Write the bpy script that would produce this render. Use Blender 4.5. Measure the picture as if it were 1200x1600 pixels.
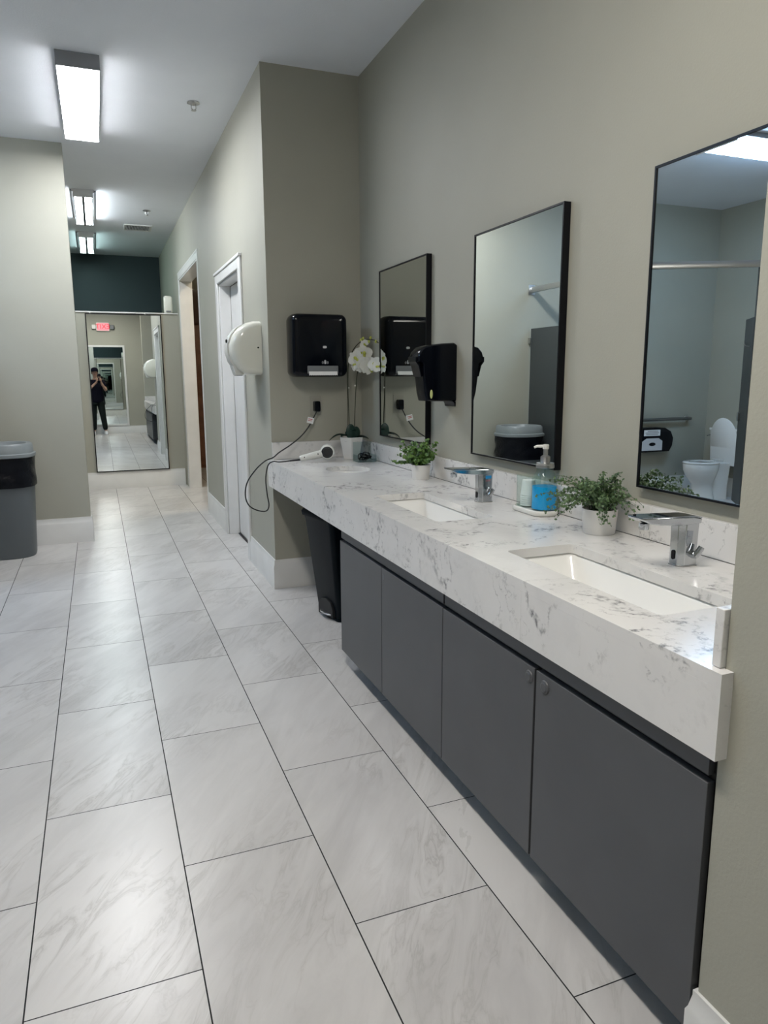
import bpy, bmesh, math, random
from mathutils import Vector, Matrix, Euler
PI = math.pi
random.seed(7)
for _o in list(bpy.data.objects): bpy.data.objects.remove(_o)
SC = bpy.context.scene
COL = SC.collection

# ------------------------------------------------------------------ camera
cd = bpy.data.cameras.new('camera'); cam = bpy.data.objects.new('camera', cd); COL.objects.link(cam)
SC.camera = cam
F_, PITCH, YAW, ROLL, CX, CY_ = 1112.015, 0.178484, 0.369108, -0.006256, 589.14, 789.76
_f = Vector((math.sin(YAW)*math.cos(PITCH), math.cos(YAW)*math.cos(PITCH), -math.sin(PITCH)))
_r = Vector((math.cos(YAW), -math.sin(YAW), 0)); _u = _r.cross(_f)
_rr = _r*math.cos(ROLL) + _u*math.sin(ROLL); _uu = -_r*math.sin(ROLL) + _u*math.cos(ROLL)
cam.matrix_world = Matrix(((_rr.x, _uu.x, -_f.x, 0), (_rr.y, _uu.y, -_f.y, 0), (_rr.z, _uu.z, -_f.z, 1.45), (0, 0, 0, 1)))
cd.sensor_fit = 'VERTICAL'; cd.sensor_height = 36; cd.lens = F_/1600*36
cd.shift_x = (600-CX)/1600; cd.shift_y = (CY_-800)/1600
cd.clip_start = 0.01

# ------------------------------------------------------------------ world, exposure
w = bpy.data.worlds.new('world'); SC.world = w; w.use_nodes = True
w.node_tree.nodes['Background'].inputs[0].default_value = (0.8, 0.9, 1, 1)
w.node_tree.nodes['Background'].inputs[1].default_value = 0.02
SC.view_settings.view_transform = 'Standard'; SC.view_settings.look = 'None'
SC.view_settings.gamma = 1; SC.view_settings.use_curve_mapping = False
SC.view_settings.exposure = 1.1
try:
    SC.cycles.max_bounces = 14; SC.cycles.glossy_bounces = 10; SC.cycles.transmission_bounces = 10
    SC.cycles.transparent_max_bounces = 10; SC.cycles.diffuse_bounces = 6
    SC.cycles.caustics_reflective = True
except Exception: pass
LAMP = dict(near=30.0, first=25.0, second=28.0, third=10.0, stall=21.0, side=65.0)   # emission of each fixture

# ------------------------------------------------------------------ measures (metres)
W = 1.7175; CYW = 4.729; XC = 1.07; XF = 1.04; ZC = .904; ZS = 1.02; ZA = .729; H = 3.367
SY = 6.816; SX = -.135; EY = 10.066; LX = -3.65; RY = -.55; FY = 12.45; HLX = -1.5

# ------------------------------------------------------------------ materials
def nd(nt, t, **k):
    n = nt.nodes.new(t)
    for a, b in k.items(): setattr(n, a, b)
    return n
def base(name, col=(.5, .5, .5), rough=.5, metal=0., **k):
    m = bpy.data.materials.new(name); m.use_nodes = True
    b = m.node_tree.nodes['Principled BSDF']
    b.inputs['Base Color'].default_value = (*col, 1); b.inputs['Roughness'].default_value = rough
    b.inputs['Metallic'].default_value = metal
    for a, v in k.items(): b.inputs[a].default_value = v
    return m
def bump(m, scale=100, strength=.1, dist=.002, detail=4):
    nt = m.node_tree; b = nt.nodes['Principled BSDF']
    g = nd(nt, 'ShaderNodeNewGeometry'); n = nd(nt, 'ShaderNodeTexNoise'); n.inputs['Scale'].default_value = scale; n.inputs['Detail'].default_value = detail
    nt.links.new(g.outputs['Position'], n.inputs['Vector'])
    bp = nd(nt, 'ShaderNodeBump'); bp.inputs['Strength'].default_value = strength; bp.inputs['Distance'].default_value = dist
    nt.links.new(n.outputs['Fac'], bp.inputs['Height']); nt.links.new(bp.outputs['Normal'], b.inputs['Normal'])
    return m
def mottle(m, c1, c2, scale=3, detail=5, lo=.35, hi=.65):
    nt = m.node_tree; b = nt.nodes['Principled BSDF']
    g = nd(nt, 'ShaderNodeNewGeometry'); n = nd(nt, 'ShaderNodeTexNoise'); n.inputs['Scale'].default_value = scale; n.inputs['Detail'].default_value = detail
    nt.links.new(g.outputs['Position'], n.inputs['Vector'])
    r = nd(nt, 'ShaderNodeValToRGB'); r.color_ramp.elements[0].position = lo; r.color_ramp.elements[1].position = hi
    r.color_ramp.elements[0].color = (*c1, 1); r.color_ramp.elements[1].color = (*c2, 1)
    nt.links.new(n.outputs['Fac'], r.inputs['Fac']); nt.links.new(r.outputs['Color'], b.inputs['Base Color'])
    return m
def emis(name, col, s):
    m = bpy.data.materials.new(name); m.use_nodes = True
    b = m.node_tree.nodes['Principled BSDF']; b.inputs['Base Color'].default_value = (.8, .8, .8, 1)
    b.inputs['Emission Color'].default_value = (*col, 1); b.inputs['Emission Strength'].default_value = s
    return m
def math_(nt, op, a, b=None, c=None):
    n = nd(nt, 'ShaderNodeMath', operation=op)
    for i, v in enumerate((a, b, c)):
        if v is None: continue
        if isinstance(v, (int, float)): n.inputs[i].default_value = v
        else: nt.links.new(v, n.inputs[i])
    return n.outputs[0]
def mixc(nt, f, a, b):
    n = nd(nt, 'ShaderNodeMix', data_type='RGBA')
    def s(sock, v):
        if isinstance(v, tuple): sock.default_value = (*v, 1)
        elif isinstance(v, (int, float)): sock.default_value = v
        else: nt.links.new(v, sock)
    s(n.inputs[0], f); s(n.inputs[6], a); s(n.inputs[7], b)
    return n.outputs[2]
def ramp(nt, f, pts):
    r = nd(nt, 'ShaderNodeValToRGB'); e = r.color_ramp.elements
    e[0].position = pts[0][0]; e[0].color = (*[pts[0][1]]*3, 1); e[1].position = pts[-1][0]; e[1].color = (*[pts[-1][1]]*3, 1)
    for p, v in pts[1:-1]:
        x = e.new(p); x.color = (v, v, v, 1)
    nt.links.new(f, r.inputs['Fac']); return r.outputs['Color']

def noise(nt, vec, scale, detail=4, rough=.5, dist=0.):
    n = nd(nt, 'ShaderNodeTexNoise'); n.inputs['Scale'].default_value = scale; n.inputs['Detail'].default_value = detail
    n.inputs['Roughness'].default_value = rough; n.inputs['Distortion'].default_value = dist
    nt.links.new(vec, n.inputs['Vector']); return n.outputs['Fac'], n.outputs['Color']

def floor_material():
    m = base('marble_tile', rough=.22); nt = m.node_tree; b = nt.nodes['Principled BSDF']; L = nt.links
    g = nd(nt, 'ShaderNodeNewGeometry'); sp = nd(nt, 'ShaderNodeSeparateXYZ'); L.new(g.outputs['Position'], sp.inputs[0])
    X, Y = sp.outputs[0], sp.outputs[1]
    u = math_(nt, 'DIVIDE', math_(nt, 'ADD', X, .2599), .4042)
    cu = math_(nt, 'FLOOR', u); fu = math_(nt, 'FRACT', u)
    par = math_(nt, 'MULTIPLY', math_(nt, 'FLOORED_MODULO', cu, 2.0), .5)
    v = math_(nt, 'ADD', math_(nt, 'DIVIDE', math_(nt, 'SUBTRACT', Y, 1.597), .8141), par)
    cv = math_(nt, 'FLOOR', v); fv = math_(nt, 'FRACT', v)
    du = math_(nt, 'MULTIPLY', math_(nt, 'MINIMUM', fu, math_(nt, 'SUBTRACT', 1.0, fu)), .4042)
    dv = math_(nt, 'MULTIPLY', math_(nt, 'MINIMUM', fv, math_(nt, 'SUBTRACT', 1.0, fv)), .8141)
    gu = math_(nt, 'LESS_THAN', du, .0019); gv = math_(nt, 'LESS_THAN', dv, .0016)
    gr = math_(nt, 'MAXIMUM', gu, gv)
    cb = nd(nt, 'ShaderNodeCombineXYZ'); L.new(cu, cb.inputs[0]); L.new(cv, cb.inputs[1])
    wn = nd(nt, 'ShaderNodeTexWhiteNoise', noise_dimensions='3D'); L.new(cb.outputs[0], wn.inputs['Vector'])
    sc = nd(nt, 'ShaderNodeVectorMath', operation='SCALE'); L.new(wn.outputs['Color'], sc.inputs[0]); sc.inputs['Scale'].default_value = 30
    ad = nd(nt, 'ShaderNodeVectorMath', operation='ADD'); L.new(g.outputs['Position'], ad.inputs[0]); L.new(sc.outputs[0], ad.inputs[1])
    mp = nd(nt, 'ShaderNodeMapping'); mp.inputs['Rotation'].default_value = (0, 0, math.radians(33)); L.new(ad.outputs[0], mp.inputs['Vector'])
    # stretched along one diagonal, warped
    mp2 = nd(nt, 'ShaderNodeMapping'); mp2.inputs['Scale'].default_value = (3.6, .85, 1); L.new(mp.outputs[0], mp2.inputs['Vector'])
    wf, wc = noise(nt, mp2.outputs[0], 1.6, 3)
    s2 = nd(nt, 'ShaderNodeVectorMath', operation='SCALE'); L.new(wc, s2.inputs[0]); s2.inputs['Scale'].default_value = 1.1
    a2 = nd(nt, 'ShaderNodeVectorMath', operation='ADD'); L.new(mp2.outputs[0], a2.inputs[0]); L.new(s2.outputs[0], a2.inputs[1])
    cloud, _ = noise(nt, a2.outputs[0], .95, 7, .6)
    fine, _ = noise(nt, a2.outputs[0], 2.1, 6, .62, .4)
    mask, _ = noise(nt, ad.outputs[0], 1.7, 3)
    c = ramp(nt, cloud, [(.40, 0), (.72, 1)])
    ridge = math_(nt, 'ABSOLUTE', math_(nt, 'SUBTRACT', fine, .5))
    rv = ramp(nt, ridge, [(0., 1), (.018, .45), (.07, 0)])
    mk = ramp(nt, mask, [(.42, .05), (.60, 1)])
    col = mixc(nt, math_(nt, 'MULTIPLY', c, .85), (.555, .543, .53), (.36, .35, .345))
    col = mixc(nt, math_(nt, 'MULTIPLY', math_(nt, 'MULTIPLY', rv, mk), .75), col, (.32, .305, .29))
    # a little warm blush per tile
    hsv = math_(nt, 'MULTIPLY', wn.outputs['Value'], .3)
    col = mixc(nt, hsv, col, (.60, .58, .56))
    sp1, _ = noise(nt, g.outputs['Position'], 26, 2)
    spk = ramp(nt, sp1, [(.79, 0), (.81, 1)])
    col = mixc(nt, math_(nt, 'MULTIPLY', spk, .35), col, (.3, .29, .28))
    col = mixc(nt, gr, col, (.008, .008, .009))
    L.new(col, b.inputs['Base Color'])
    ro = math_(nt, 'ADD', math_(nt, 'MULTIPLY', cloud, .12), .24)
    L.new(math_(nt, 'MAXIMUM', ro, math_(nt, 'MULTIPLY', gr, .9)), b.inputs['Roughness'])
    bp = nd(nt, 'ShaderNodeBump'); bp.inputs['Strength'].default_value = .3; bp.inputs['Distance'].default_value = .001
    L.new(math_(nt, 'SUBTRACT', 1.0, gr), bp.inputs['Height']); L.new(bp.outputs['Normal'], b.inputs['Normal'])
    return m
def quartz_material():
    m = base('veined_quartz', rough=.16); nt = m.node_tree; b = nt.nodes['Principled BSDF']; L = nt.links
    g = nd(nt, 'ShaderNodeNewGeometry')
    mp = nd(nt, 'ShaderNodeMapping'); mp.inputs['Rotation'].default_value = (.4, .3, .6); L.new(g.outputs['Position'], mp.inputs['Vector'])
    _, wc = noise(nt, mp.outputs[0], 7, 6, .65)
    s = nd(nt, 'ShaderNodeVectorMath', operation='SCALE'); L.new(wc, s.inputs[0]); s.inputs['Scale'].default_value = .22
    a = nd(nt, 'ShaderNodeVectorMath', operation='ADD'); L.new(mp.outputs[0], a.inputs[0]); L.new(s.outputs[0], a.inputs[1])
    n1, _ = noise(nt, a.outputs[0], 2.1, 2, .5)
    n2, _ = noise(nt, a.outputs[0], 6.3, 3, .55)
    msk, _ = noise(nt, g.outputs['Position'], 4.2, 3)
    brk, _ = noise(nt, g.outputs['Position'], 45, 3)
    r1 = ramp(nt, math_(nt, 'ABSOLUTE', math_(nt, 'SUBTRACT', n1, .5)), [(0., 1), (.006, .65), (.016, .0)])
    r2 = ramp(nt, math_(nt, 'ABSOLUTE', math_(nt, 'SUBTRACT', n2, .47)), [(0., .9), (.006, .5), (.02, 0)])
    mk = ramp(nt, msk, [(.42, .08), (.58, 1)]); bk = ramp(nt, brk, [(.42, .05), (.6, 1)])
    f = math_(nt, 'MULTIPLY', math_(nt, 'MULTIPLY', math_(nt, 'MAXIMUM', r1, math_(nt, 'MULTIPLY', r2, .75)), mk), bk)
    cl, _ = noise(nt, a.outputs[0], 3.5, 6, .6)
    col = mixc(nt, ramp(nt, cl, [(.45, 0), (.7, .5)]), (.70, .69, .675), (.58, .575, .57))
    col = mixc(nt, math_(nt, 'MULTIPLY', f, .95), col, (.12, .12, .13))
    L.new(col, b.inputs['Base Color'])
    return m
M = {}
M['floor'] = floor_material(); M['quartz'] = quartz_material()
M['wall'] = bump(mottle(base('greige_wall', rough=.6), (.355, .351, .295), (.370, .366, .308), 2.2), 150, .35, .0015)
M['wall_teal'] = bump(base('teal_wall', (.030, .050, .058), .6), 150, .25, .0015)
M['ceiling'] = bump(mottle(base('ceiling_paint', rough=.75), (.76, .79, .84), (.78, .81, .86), 3), 110, .5, .002)
M['trim'] = bump(mottle(base('white_trim', rough=.35), (.66, .66, .645), (.70, .70, .685), 6), 20, .04, .001)
M['gap_shade'] = base('dark_gap', (.012, .012, .012), .8)  # near-black colour for the shade in the gap under the door
M['cab'] = bump(mottle(base('grey_laminate', rough=.42), (.067, .070, .076), (.075, .078, .084), 5), 300, .05, .0005)
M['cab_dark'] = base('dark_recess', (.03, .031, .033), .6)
M['ceramic'] = base('white_ceramic', (.78, .78, .76), .12)
M['chrome'] = bump(base('chrome', (.52, .54, .56), .12, 1.0), 90, .10, .001)
M['chrome_top'] = base('polished_chrome', (.35, .38, .42), .05, 1.0)
M['steel'] = base('brushed_steel', (.5, .5, .5), .3, 1.0)
M['bar'] = base('dull_steel', (.22, .23, .24), .28, 1.0)
M['mirror'] = base('mirror_glass', (.80, .84, .83), .0, 1.0)
M['frame'] = base('black_frame', (.003, .0035, .006), .35, **{'Specular IOR Level': .25})
M['black'] = base('black_gloss_plastic', (.002, .003, .006), .14, **{'Specular IOR Level': .22})
M['blackm'] = base('black_matte_plastic', (.012, .013, .015), .5)
M['bin_black'] = base('black_bin_plastic', (.003, .007, .011), .42, **{'Specular IOR Level': .1})
M['bag'] = bump(base('black_bin_bag', (.003, .004, .007), .3, **{'Specular IOR Level': .18}), 40, .8, .006)
M['bin_grey'] = bump(base('grey_bin_plastic', (.10, .115, .125), .45), 200, .1, .0005)
M['lid_grey'] = base('grey_lid_plastic', (.20, .225, .235), .4)
M['white_plastic'] = base('white_plastic', (.68, .68, .64), .22)
M['cream_enamel'] = base('cream_enamel', (.72, .72, .64), .12)
M['paper'] = base('white_paper', (.8, .8, .8), .8)
M['grey_plastic'] = base('grey_plastic', (.16, .17, .18), .4)
M['silver_mark'] = base('silver_print', (.55, .56, .58), .4)
M['leaf'] = mottle(base('eucalyptus_leaf', rough=.45), (.035, .10, .02), (.13, .24, .05), 40, 2)
M['leaf2'] = mottle(base('fern_leaf', rough=.5), (.03, .075, .03), (.10, .17, .06), 60, 2)
M['leaf_dark'] = base('orchid_leaf', (.006, .028, .02), .35)
M['stem'] = base('green_stem', (.05, .075, .03), .5)
M['stem_dark'] = base('dark_stem', (.025, .03, .015), .5)
M['petal'] = base('white_petal', (.60, .61, .575), .5)
M['petal_c'] = base('yellow_green_lip', (.42, .45, .08), .5)
M['soil'] = bump(base('dark_moss', (.02, .03, .015), .9), 90, .8, .01)
M['pot'] = base('white_pot', (.72, .71, .69), .3)
def glass(name, col, rough=0., ior=1.45):
    return base(name, col, rough, 0., **{'Transmission Weight': 1.0, 'IOR': ior})
def clear(name, tint=(.93, .97, .96), base_mix=.05):
    m = bpy.data.materials.new(name); m.use_nodes = True; nt = m.node_tree
    for n in list(nt.nodes): nt.nodes.remove(n)
    o = nd(nt, 'ShaderNodeOutputMaterial'); tr = nd(nt, 'ShaderNodeBsdfTransparent'); tr.inputs[0].default_value = (*tint, 1)
    gl = nd(nt, 'ShaderNodeBsdfGlossy'); gl.inputs['Roughness'].default_value = .03
    fr = nd(nt, 'ShaderNodeLayerWeight'); fr.inputs['Blend'].default_value = .5
    mx = nd(nt, 'ShaderNodeMixShader'); ad = math_(nt, 'ADD', math_(nt, 'MULTIPLY', math_(nt, 'POWER', fr.outputs['Facing'], 4.0), .35), .03)
    nt.links.new(ad, mx.inputs[0]); nt.links.new(tr.outputs[0], mx.inputs[1]); nt.links.new(gl.outputs[0], mx.inputs[2]); nt.links.new(mx.outputs[0], o.inputs[0])
    return m
M['glass'] = clear('clear_plastic')
M['acrylic'] = clear('clear_acrylic', (.80, .86, .86), 1.2)
M['liquid'] = base('blue_liquid', (.005, .42, .90), .08, 0., **{'Transmission Weight': .15, 'IOR': 1.33})
M['tubeblue'] = base('blue_tinted_straw', (.05, .45, .8), .3)
M['sticker'] = base('blue_sticker', (.02, .25, .55), .4)
M['red'] = base('red_print', (.5, .05, .04), .5)
M['green_win'] = base('yellow_green_window', (.55, .6, .25), .3)
M['wood'] = mottle(base('brown_wood', rough=.4), (.13, .05, .022), (.19, .075, .035), 9, 6)
M['wood_dark'] = base('dark_wood', (.07, .035, .02), .4)
M['part'] = base('charcoal_partition', (.045, .052, .055), .45)
M['skin'] = base('skin', (.42, .26, .19), .5)
M['shirt'] = base('black_shirt', (.005, .005, .011), .9, **{'Specular IOR Level': .1})
M['pants'] = bump(base('dark_trousers', (.012, .017, .016), .9, **{'Specular IOR Level': .1}), 60, .2, .003)
M['shoe'] = base('white_shoe', (.8, .8, .8), .5)
M['tube1'] = emis('lamp_diffuser', (.96, .99, 1.0), 1)
def lamp_mat(name, col, s): return emis(name, col, s)

# ------------------------------------------------------------------ mesh builder
class MB:
    def __init__(s): s.v = []; s.f = []
    def add(s, vs, fs):
        o = len(s.v); s.v += [Vector(v) for v in vs]; s.f += [[i+o for i in f] for f in fs]; return s
    def box(s, x0, x1, y0, y1, z0, z1):
        return s.add([(x, y, z) for z in (z0, z1) for y in (y0, y1) for x in (x0, x1)],
                     [[0, 2, 3, 1], [4, 5, 7, 6], [0, 1, 5, 4], [2, 6, 7, 3], [0, 4, 6, 2], [1, 3, 7, 5]])
    def loft(s, rings, cap=True, closed=True):
        n = len(rings[0]); vs = [p for r in rings for p in r]; fs = []
        for i in range(len(rings)-1):
            for j in range(n if closed else n-1):
                a = i*n+j; b = i*n+(j+1) % n; fs.append([a, b, b+n, a+n])
        if cap: fs.append(list(range(n))[::-1]); fs.append([(len(rings)-1)*n+j for j in range(n)])
        return s.add(vs, fs)
    def prism(s, pts, axis, a, b):     # polygon in the plane across `axis`
        def mk(p, t):
            return {'x': (t, p[0], p[1]), 'y': (p[0], t, p[1]), 'z': (p[0], p[1], t)}[axis]
        return s.loft([[mk(p, a) for p in pts], [mk(p, b) for p in pts]])
    def lathe(s, prof, c=(0, 0, 0), n=32, ax='z', sx=1, sy=1, cap=True):
        rings = []
        for r, h in prof:
            ring = []
            for k in range(n):
                t = 2*PI*k/n; p = (r*math.cos(t)*sx, r*math.sin(t)*sy, h)
                if ax == 'x': p = (h, p[0], p[1])
                if ax == 'y': p = (p[0], h, p[1])
                ring.append((p[0]+c[0], p[1]+c[1], p[2]+c[2]))
            rings.append(ring)
        return s.loft(rings, cap)
    def tube(s, path, r, n=10, cap=True):
        path = [Vector(p) for p in path]; rings = []; up = Vector((0, 0, 1)); prev = None
        for i, p in enumerate(path):
            d = (path[min(i+1, len(path)-1)]-path[max(i-1, 0)]).normalized()
            if prev is None:
                a = d.cross(up)
                if a.length < .05: a = d.cross(Vector((1, 0, 0)))
                a.normalize()
            else:
                a = prev-d*prev.dot(d); a.normalize()
            prev = a; b = d.cross(a); rr = r[i] if isinstance(r, (list, tuple)) else r
            rings.append([p+a*rr*math.cos(2*PI*k/n)+b*rr*math.sin(2*PI*k/n) for k in range(n)])
        return s.loft(rings, cap)
    def ell(s, c, r, n=16, m=10):
        prof = []
        for i in range(m+1):
            t = PI*i/m; prof.append((max(math.sin(t), .001), -math.cos(t)))
        rings = [[(c[0]+r[0]*a*math.cos(2*PI*k/n), c[1]+r[1]*a*math.sin(2*PI*k/n), c[2]+r[2]*h) for k in range(n)] for a, h in prof]
        return s.loft(rings)
    def torus(s, c, R, r, nrm=(0, 0, 1), n=28, m=8):
        q = Vector((0, 0, 1)).rotation_difference(Vector(nrm).normalized()); vs = []; fs = []
        for i in range(n):
            for j in range(m):
                a = 2*PI*i/n; b = 2*PI*j/m
                p = q @ Vector(((R+r*math.cos(b))*math.cos(a), (R+r*math.cos(b))*math.sin(a), r*math.sin(b)))
                vs.append(p+Vector(c)); fs.append([i*m+j, ((i+1) % n)*m+j, ((i+1) % n)*m+(j+1) % m, i*m+(j+1) % m])
        return s.add(vs, fs)
    def xf(s, mat):
        s.v = [mat @ v for v in s.v]; return s
def rrect(x0, x1, y0, y1, r, n=5):
    pts = []
    for cx, cy, a in ((x1-r, y1-r, 0), (x0+r, y1-r, PI/2), (x0+r, y0+r, PI), (x1-r, y0+r, 1.5*PI)):
        for k in range(n+1):
            t = a+PI/2*k/n; pts.append((cx+r*math.cos(t), cy+r*math.sin(t)))
    return pts
def catmull(P, n=8):
    P = [Vector(p) for p in P]; out = []
    for i in range(len(P)-1):
        p0 = P[max(i-1, 0)]; p1 = P[i]; p2 = P[i+1]; p3 = P[min(i+2, len(P)-1)]
        for k in range(n):
            t = k/n
            out.append(.5*((2*p1)+(p2-p0)*t+(2*p0-5*p1+4*p2-p3)*t*t+(3*p1-p0-3*p2+p3)*t**3))
    return out+[P[-1]]

def setp(o, label=None, cat=None, group=None, kind=None):
    if label: o['label'] = label
    if cat: o['category'] = cat
    if group: o['group'] = group
    if kind: o['kind'] = kind
    return o
def wloc(p):
    v = Vector((0, 0, 0))
    while p is not None: v = v+p.location; p = p.parent
    return v
def obj(name, mb, mat, parent=None, bevel=0., world=True, angle=38, loc=None, seg=2, subsurf=0):
    me = bpy.data.meshes.new(name)
    off = wloc(parent) if (parent is not None and world) else Vector((0, 0, 0))
    if loc is not None: off = Vector(loc)
    me.from_pydata([tuple(v-off) for v in mb.v], [], mb.f)
    bm = bmesh.new(); bm.from_mesh(me); bmesh.ops.recalc_face_normals(bm, faces=bm.faces); bm.to_mesh(me); bm.free()
    me.materials.append(mat)
    for p in me.polygons: p.use_smooth = True
    me.set_sharp_from_angle(angle=math.radians(angle))
    o = bpy.data.objects.new(name, me); COL.objects.link(o)
    if parent is not None: o.parent = parent
    if loc is not None: o.location = Vector(loc)
    if bevel:
        b = o.modifiers.new('bevel', 'BEVEL'); b.width = bevel; b.segments = seg; b.limit_method = 'ANGLE'; b.angle_limit = math.radians(40)
    if subsurf:
        b = o.modifiers.new('subsurf', 'SUBSURF'); b.levels = subsurf; b.render_levels = subsurf
    return o
def thing(name, label, cat, loc, group=None, rot=(0, 0, 0)):
    o = bpy.data.objects.new(name, None); COL.objects.link(o); o.location = loc; o.rotation_euler = rot; o.empty_display_size = .05
    return setp(o, label, cat, group)
def struct(name, mb, mat, label=None, bevel=0.):
    o = obj(name, mb, mat, None, bevel)
    if label: o['label'] = label
    o['kind'] = 'structure'; return o
def text_mesh(s, size, extrude=.0008):
    c = bpy.data.curves.new('lettering', 'FONT'); c.body = s; c.size = size; c.extrude = extrude; c.align_x = 'CENTER'; c.align_y = 'CENTER'
    t = bpy.data.objects.new('lettering', c); COL.objects.link(t)
    dg = bpy.context.evaluated_depsgraph_get(); me = bpy.data.meshes.new_from_object(t.evaluated_get(dg))
    mb = MB(); mb.add([v.co.copy() for v in me.vertices], [list(p.vertices) for p in me.polygons])
    bpy.data.objects.remove(t); bpy.data.curves.remove(c); bpy.data.meshes.remove(me)
    return mb
def skin(verts, edges, radii, name='tmp', sub=2):
    me = bpy.data.meshes.new(name); me.from_pydata(verts, edges, []); o = bpy.data.objects.new(name, me); COL.objects.link(o)
    o.modifiers.new('skin', 'SKIN'); s = o.modifiers.new('sub', 'SUBSURF'); s.levels = sub
    sv = me.skin_vertices[0].data
    for i, r in enumerate(radii):
        sv[i].radius = (r, r) if isinstance(r, (int, float)) else r
        sv[i].use_root = (i == 0)
    dg = bpy.context.evaluated_depsgraph_get(); m2 = bpy.data.meshes.new_from_object(o.evaluated_get(dg))
    mb = MB(); mb.add([v.co.copy() for v in m2.vertices], [list(p.vertices) for p in m2.polygons])
    bpy.data.objects.remove(o); bpy.data.meshes.remove(me); bpy.data.meshes.remove(m2)
    return mb

# ================================================================== THE SETTING
struct('floor', MB().box(LX-.12, 3.0, RY-.12, FY+.1, -.1, 0), M['floor'], 'pale marble tiles laid half bond with thin dark joints')
struct('ceiling', MB().box(LX-.12, 3.0, RY-.12, FY+.1, H, H+.1), M['ceiling'], 'flat off-white ceiling')
struct('wall_right', MB().box(W, W+.12, RY, CYW, 0, H), M['wall'], 'greige wall behind the vanity')
struct('wall_rear', MB().box(LX, W+.12, RY-.12, RY, 0, H), M['wall'], 'greige wall behind the photographer')
struct('wall_left', MB().box(LX-.12, LX, RY-.12, SY+.15, 0, H), M['wall'], 'greige wall behind the toilet')
struct('wall_pillar', MB().box(XC, W, .76, .945, 0, H), M['wall'], 'greige wall end at the right foreground')
struct('wall_stub', MB().box(LX, SX, SY, SY+.15, 0, H), M['wall'], 'greige wall with the grey bin in front of it')
struct('wall_hall_left', MB().box(HLX-.12, HLX, SY+.15, FY, 0, H), M['wall'])
struct('wall_far', MB().box(HLX-.12, 1.255, FY, FY+.12, 0, H), M['wall_teal'], 'dark teal wall at the far end of the hall')
D2a, D2b, D2z = 5.635, 6.64, 2.27
D1a, D1b, D1z = 7.99, 9.745, 2.69
wb = MB()
wb.box(XC, W+.12, CYW, CYW+.14, 0, H)
wb.box(XC, 1.255, CYW+.14, D2a, 0, H); wb.box(XC, 1.255, D2a, D2b, D2z, H); wb.box(XC, 1.23, D2b, D1a, 0, H)
wb.box(XC, 1.23, D1a, D1b, D1z, H); wb.box(XC, 1.23, D1b, FY, 0, H)
struct('wall_hall_right', wb, M['wall'], 'greige wall running down the right of the hall with two doorways')
eb = MB().box(HLX, XC, EY, EY+.14, 0, 2.285)
struct('wall_end', eb, M['wall'], 'low greige partition wall carrying the full-length mirror')
struct('trim_1', MB().box(HLX, XC, EY-.012, EY+.152, 2.285, 2.30), M['trim'], 'thin ledge on top of the end partition')
# side room behind the first doorway
struct('wall_side_room', MB().box(2.6, 2.72, 7.0, FY, 0, H).box(1.255, 2.6, 6.9, 7.0, 0, H).box(1.255, 2.72, FY-.35, FY-.2, 0, H), M['wall'])

def baseboard(name, path, nrms, h=.215, t=.016, label=None):
    # path: points on the wall face; nrms: outward normal of each leg; corners are mitred
    prof = [(0, 0), (t, 0), (t, h-.05), (t*.75, h-.04), (t*.45, h-.012), (t*.45, h), (0, h)]
    rings = []
    for i, p in enumerate(path):
        ns = []
        if i > 0: ns.append(nrms[i-1])
        if i < len(nrms): ns.append(nrms[i])
        m = (ns[0][0]+(ns[1][0] if len(ns) > 1 else 0), ns[0][1]+(ns[1][1] if len(ns) > 1 else 0))
        rings.append([(p[0]+m[0]*d, p[1]+m[1]*d, z) for d, z in prof])
    return struct(name, MB().loft(rings), M['trim'], label)
t = .016
baseboard('baseboard_stub', [(LX, SY), (SX, SY), (SX, SY+.15)], [(0, -1), (1, 0)], .228)
baseboard('baseboard_end', [(HLX, EY), (1.055, EY)], [(0, -1)], .228)
baseboard('baseboard_hall', [(XC, 6.76), (XC, 7.90)], [(-1, 0)], .215)
baseboard('baseboard_column', [(XC, 5.54), (XC, CYW), (W, CYW)], [(-1, 0), (0, -1)], .205)
baseboard('baseboard_pillar', [(XC, .76), (XC, .945), (XC+.015, .945)], [(-1, 0), (0, 1)], .198)
baseboard('baseboard_rear', [(LX, RY), (W, RY)], [(0, 1)], .2)
baseboard('baseboard_left', [(LX, RY), (LX, SY-.02)], [(1, 0)], .228)
# door casings and jambs
def casing(name, a, b, z, cw, depth, label, pr_=.018, lip=.01):
    mb = MB(); x0 = XC-pr_
    mb.box(x0, XC, a-cw, a, 0, z+cw).box(x0, XC, b, b+cw, 0, z+cw).box(x0, XC, a, b, z, z+cw)
    mb.box(x0-lip, XC, a-cw-.012, b+cw+.012 if b+cw < EY-.05 else EY-.004, z+cw-.02, z+cw+.004)
    mb.box(XC, XC+depth, a-.0, a+.018, 0, z).box(XC, XC+depth, b-.018, b, 0, z).box(XC, XC+depth, a, b, z-.018, z)
    return struct(name, mb, M['trim'], label, bevel=.004)
casing('trim_2', D2a, D2b, D2z, .095, .10, 'white casing around the closed door')
casing('trim_3', D1a, D1b, D1z, .085, .160, 'white casing around the open doorway', .005, .002)
struct('door_1', MB().box(XC+.10, XC+.145, D2a+.02, D2b-.02, .012, D2z-.02), M['trim'], 'closed white door set back in its casing', bevel=.003)
struct('door_gap_shade', MB().box(XC+.082, XC+.0995, D2a+.018, D2b-.018, 0, .006), M['gap_shade'], 'dark strip standing in for the shaded gap under the closed door')  # shade of the door gap, laid down as a thin dark strip

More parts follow.
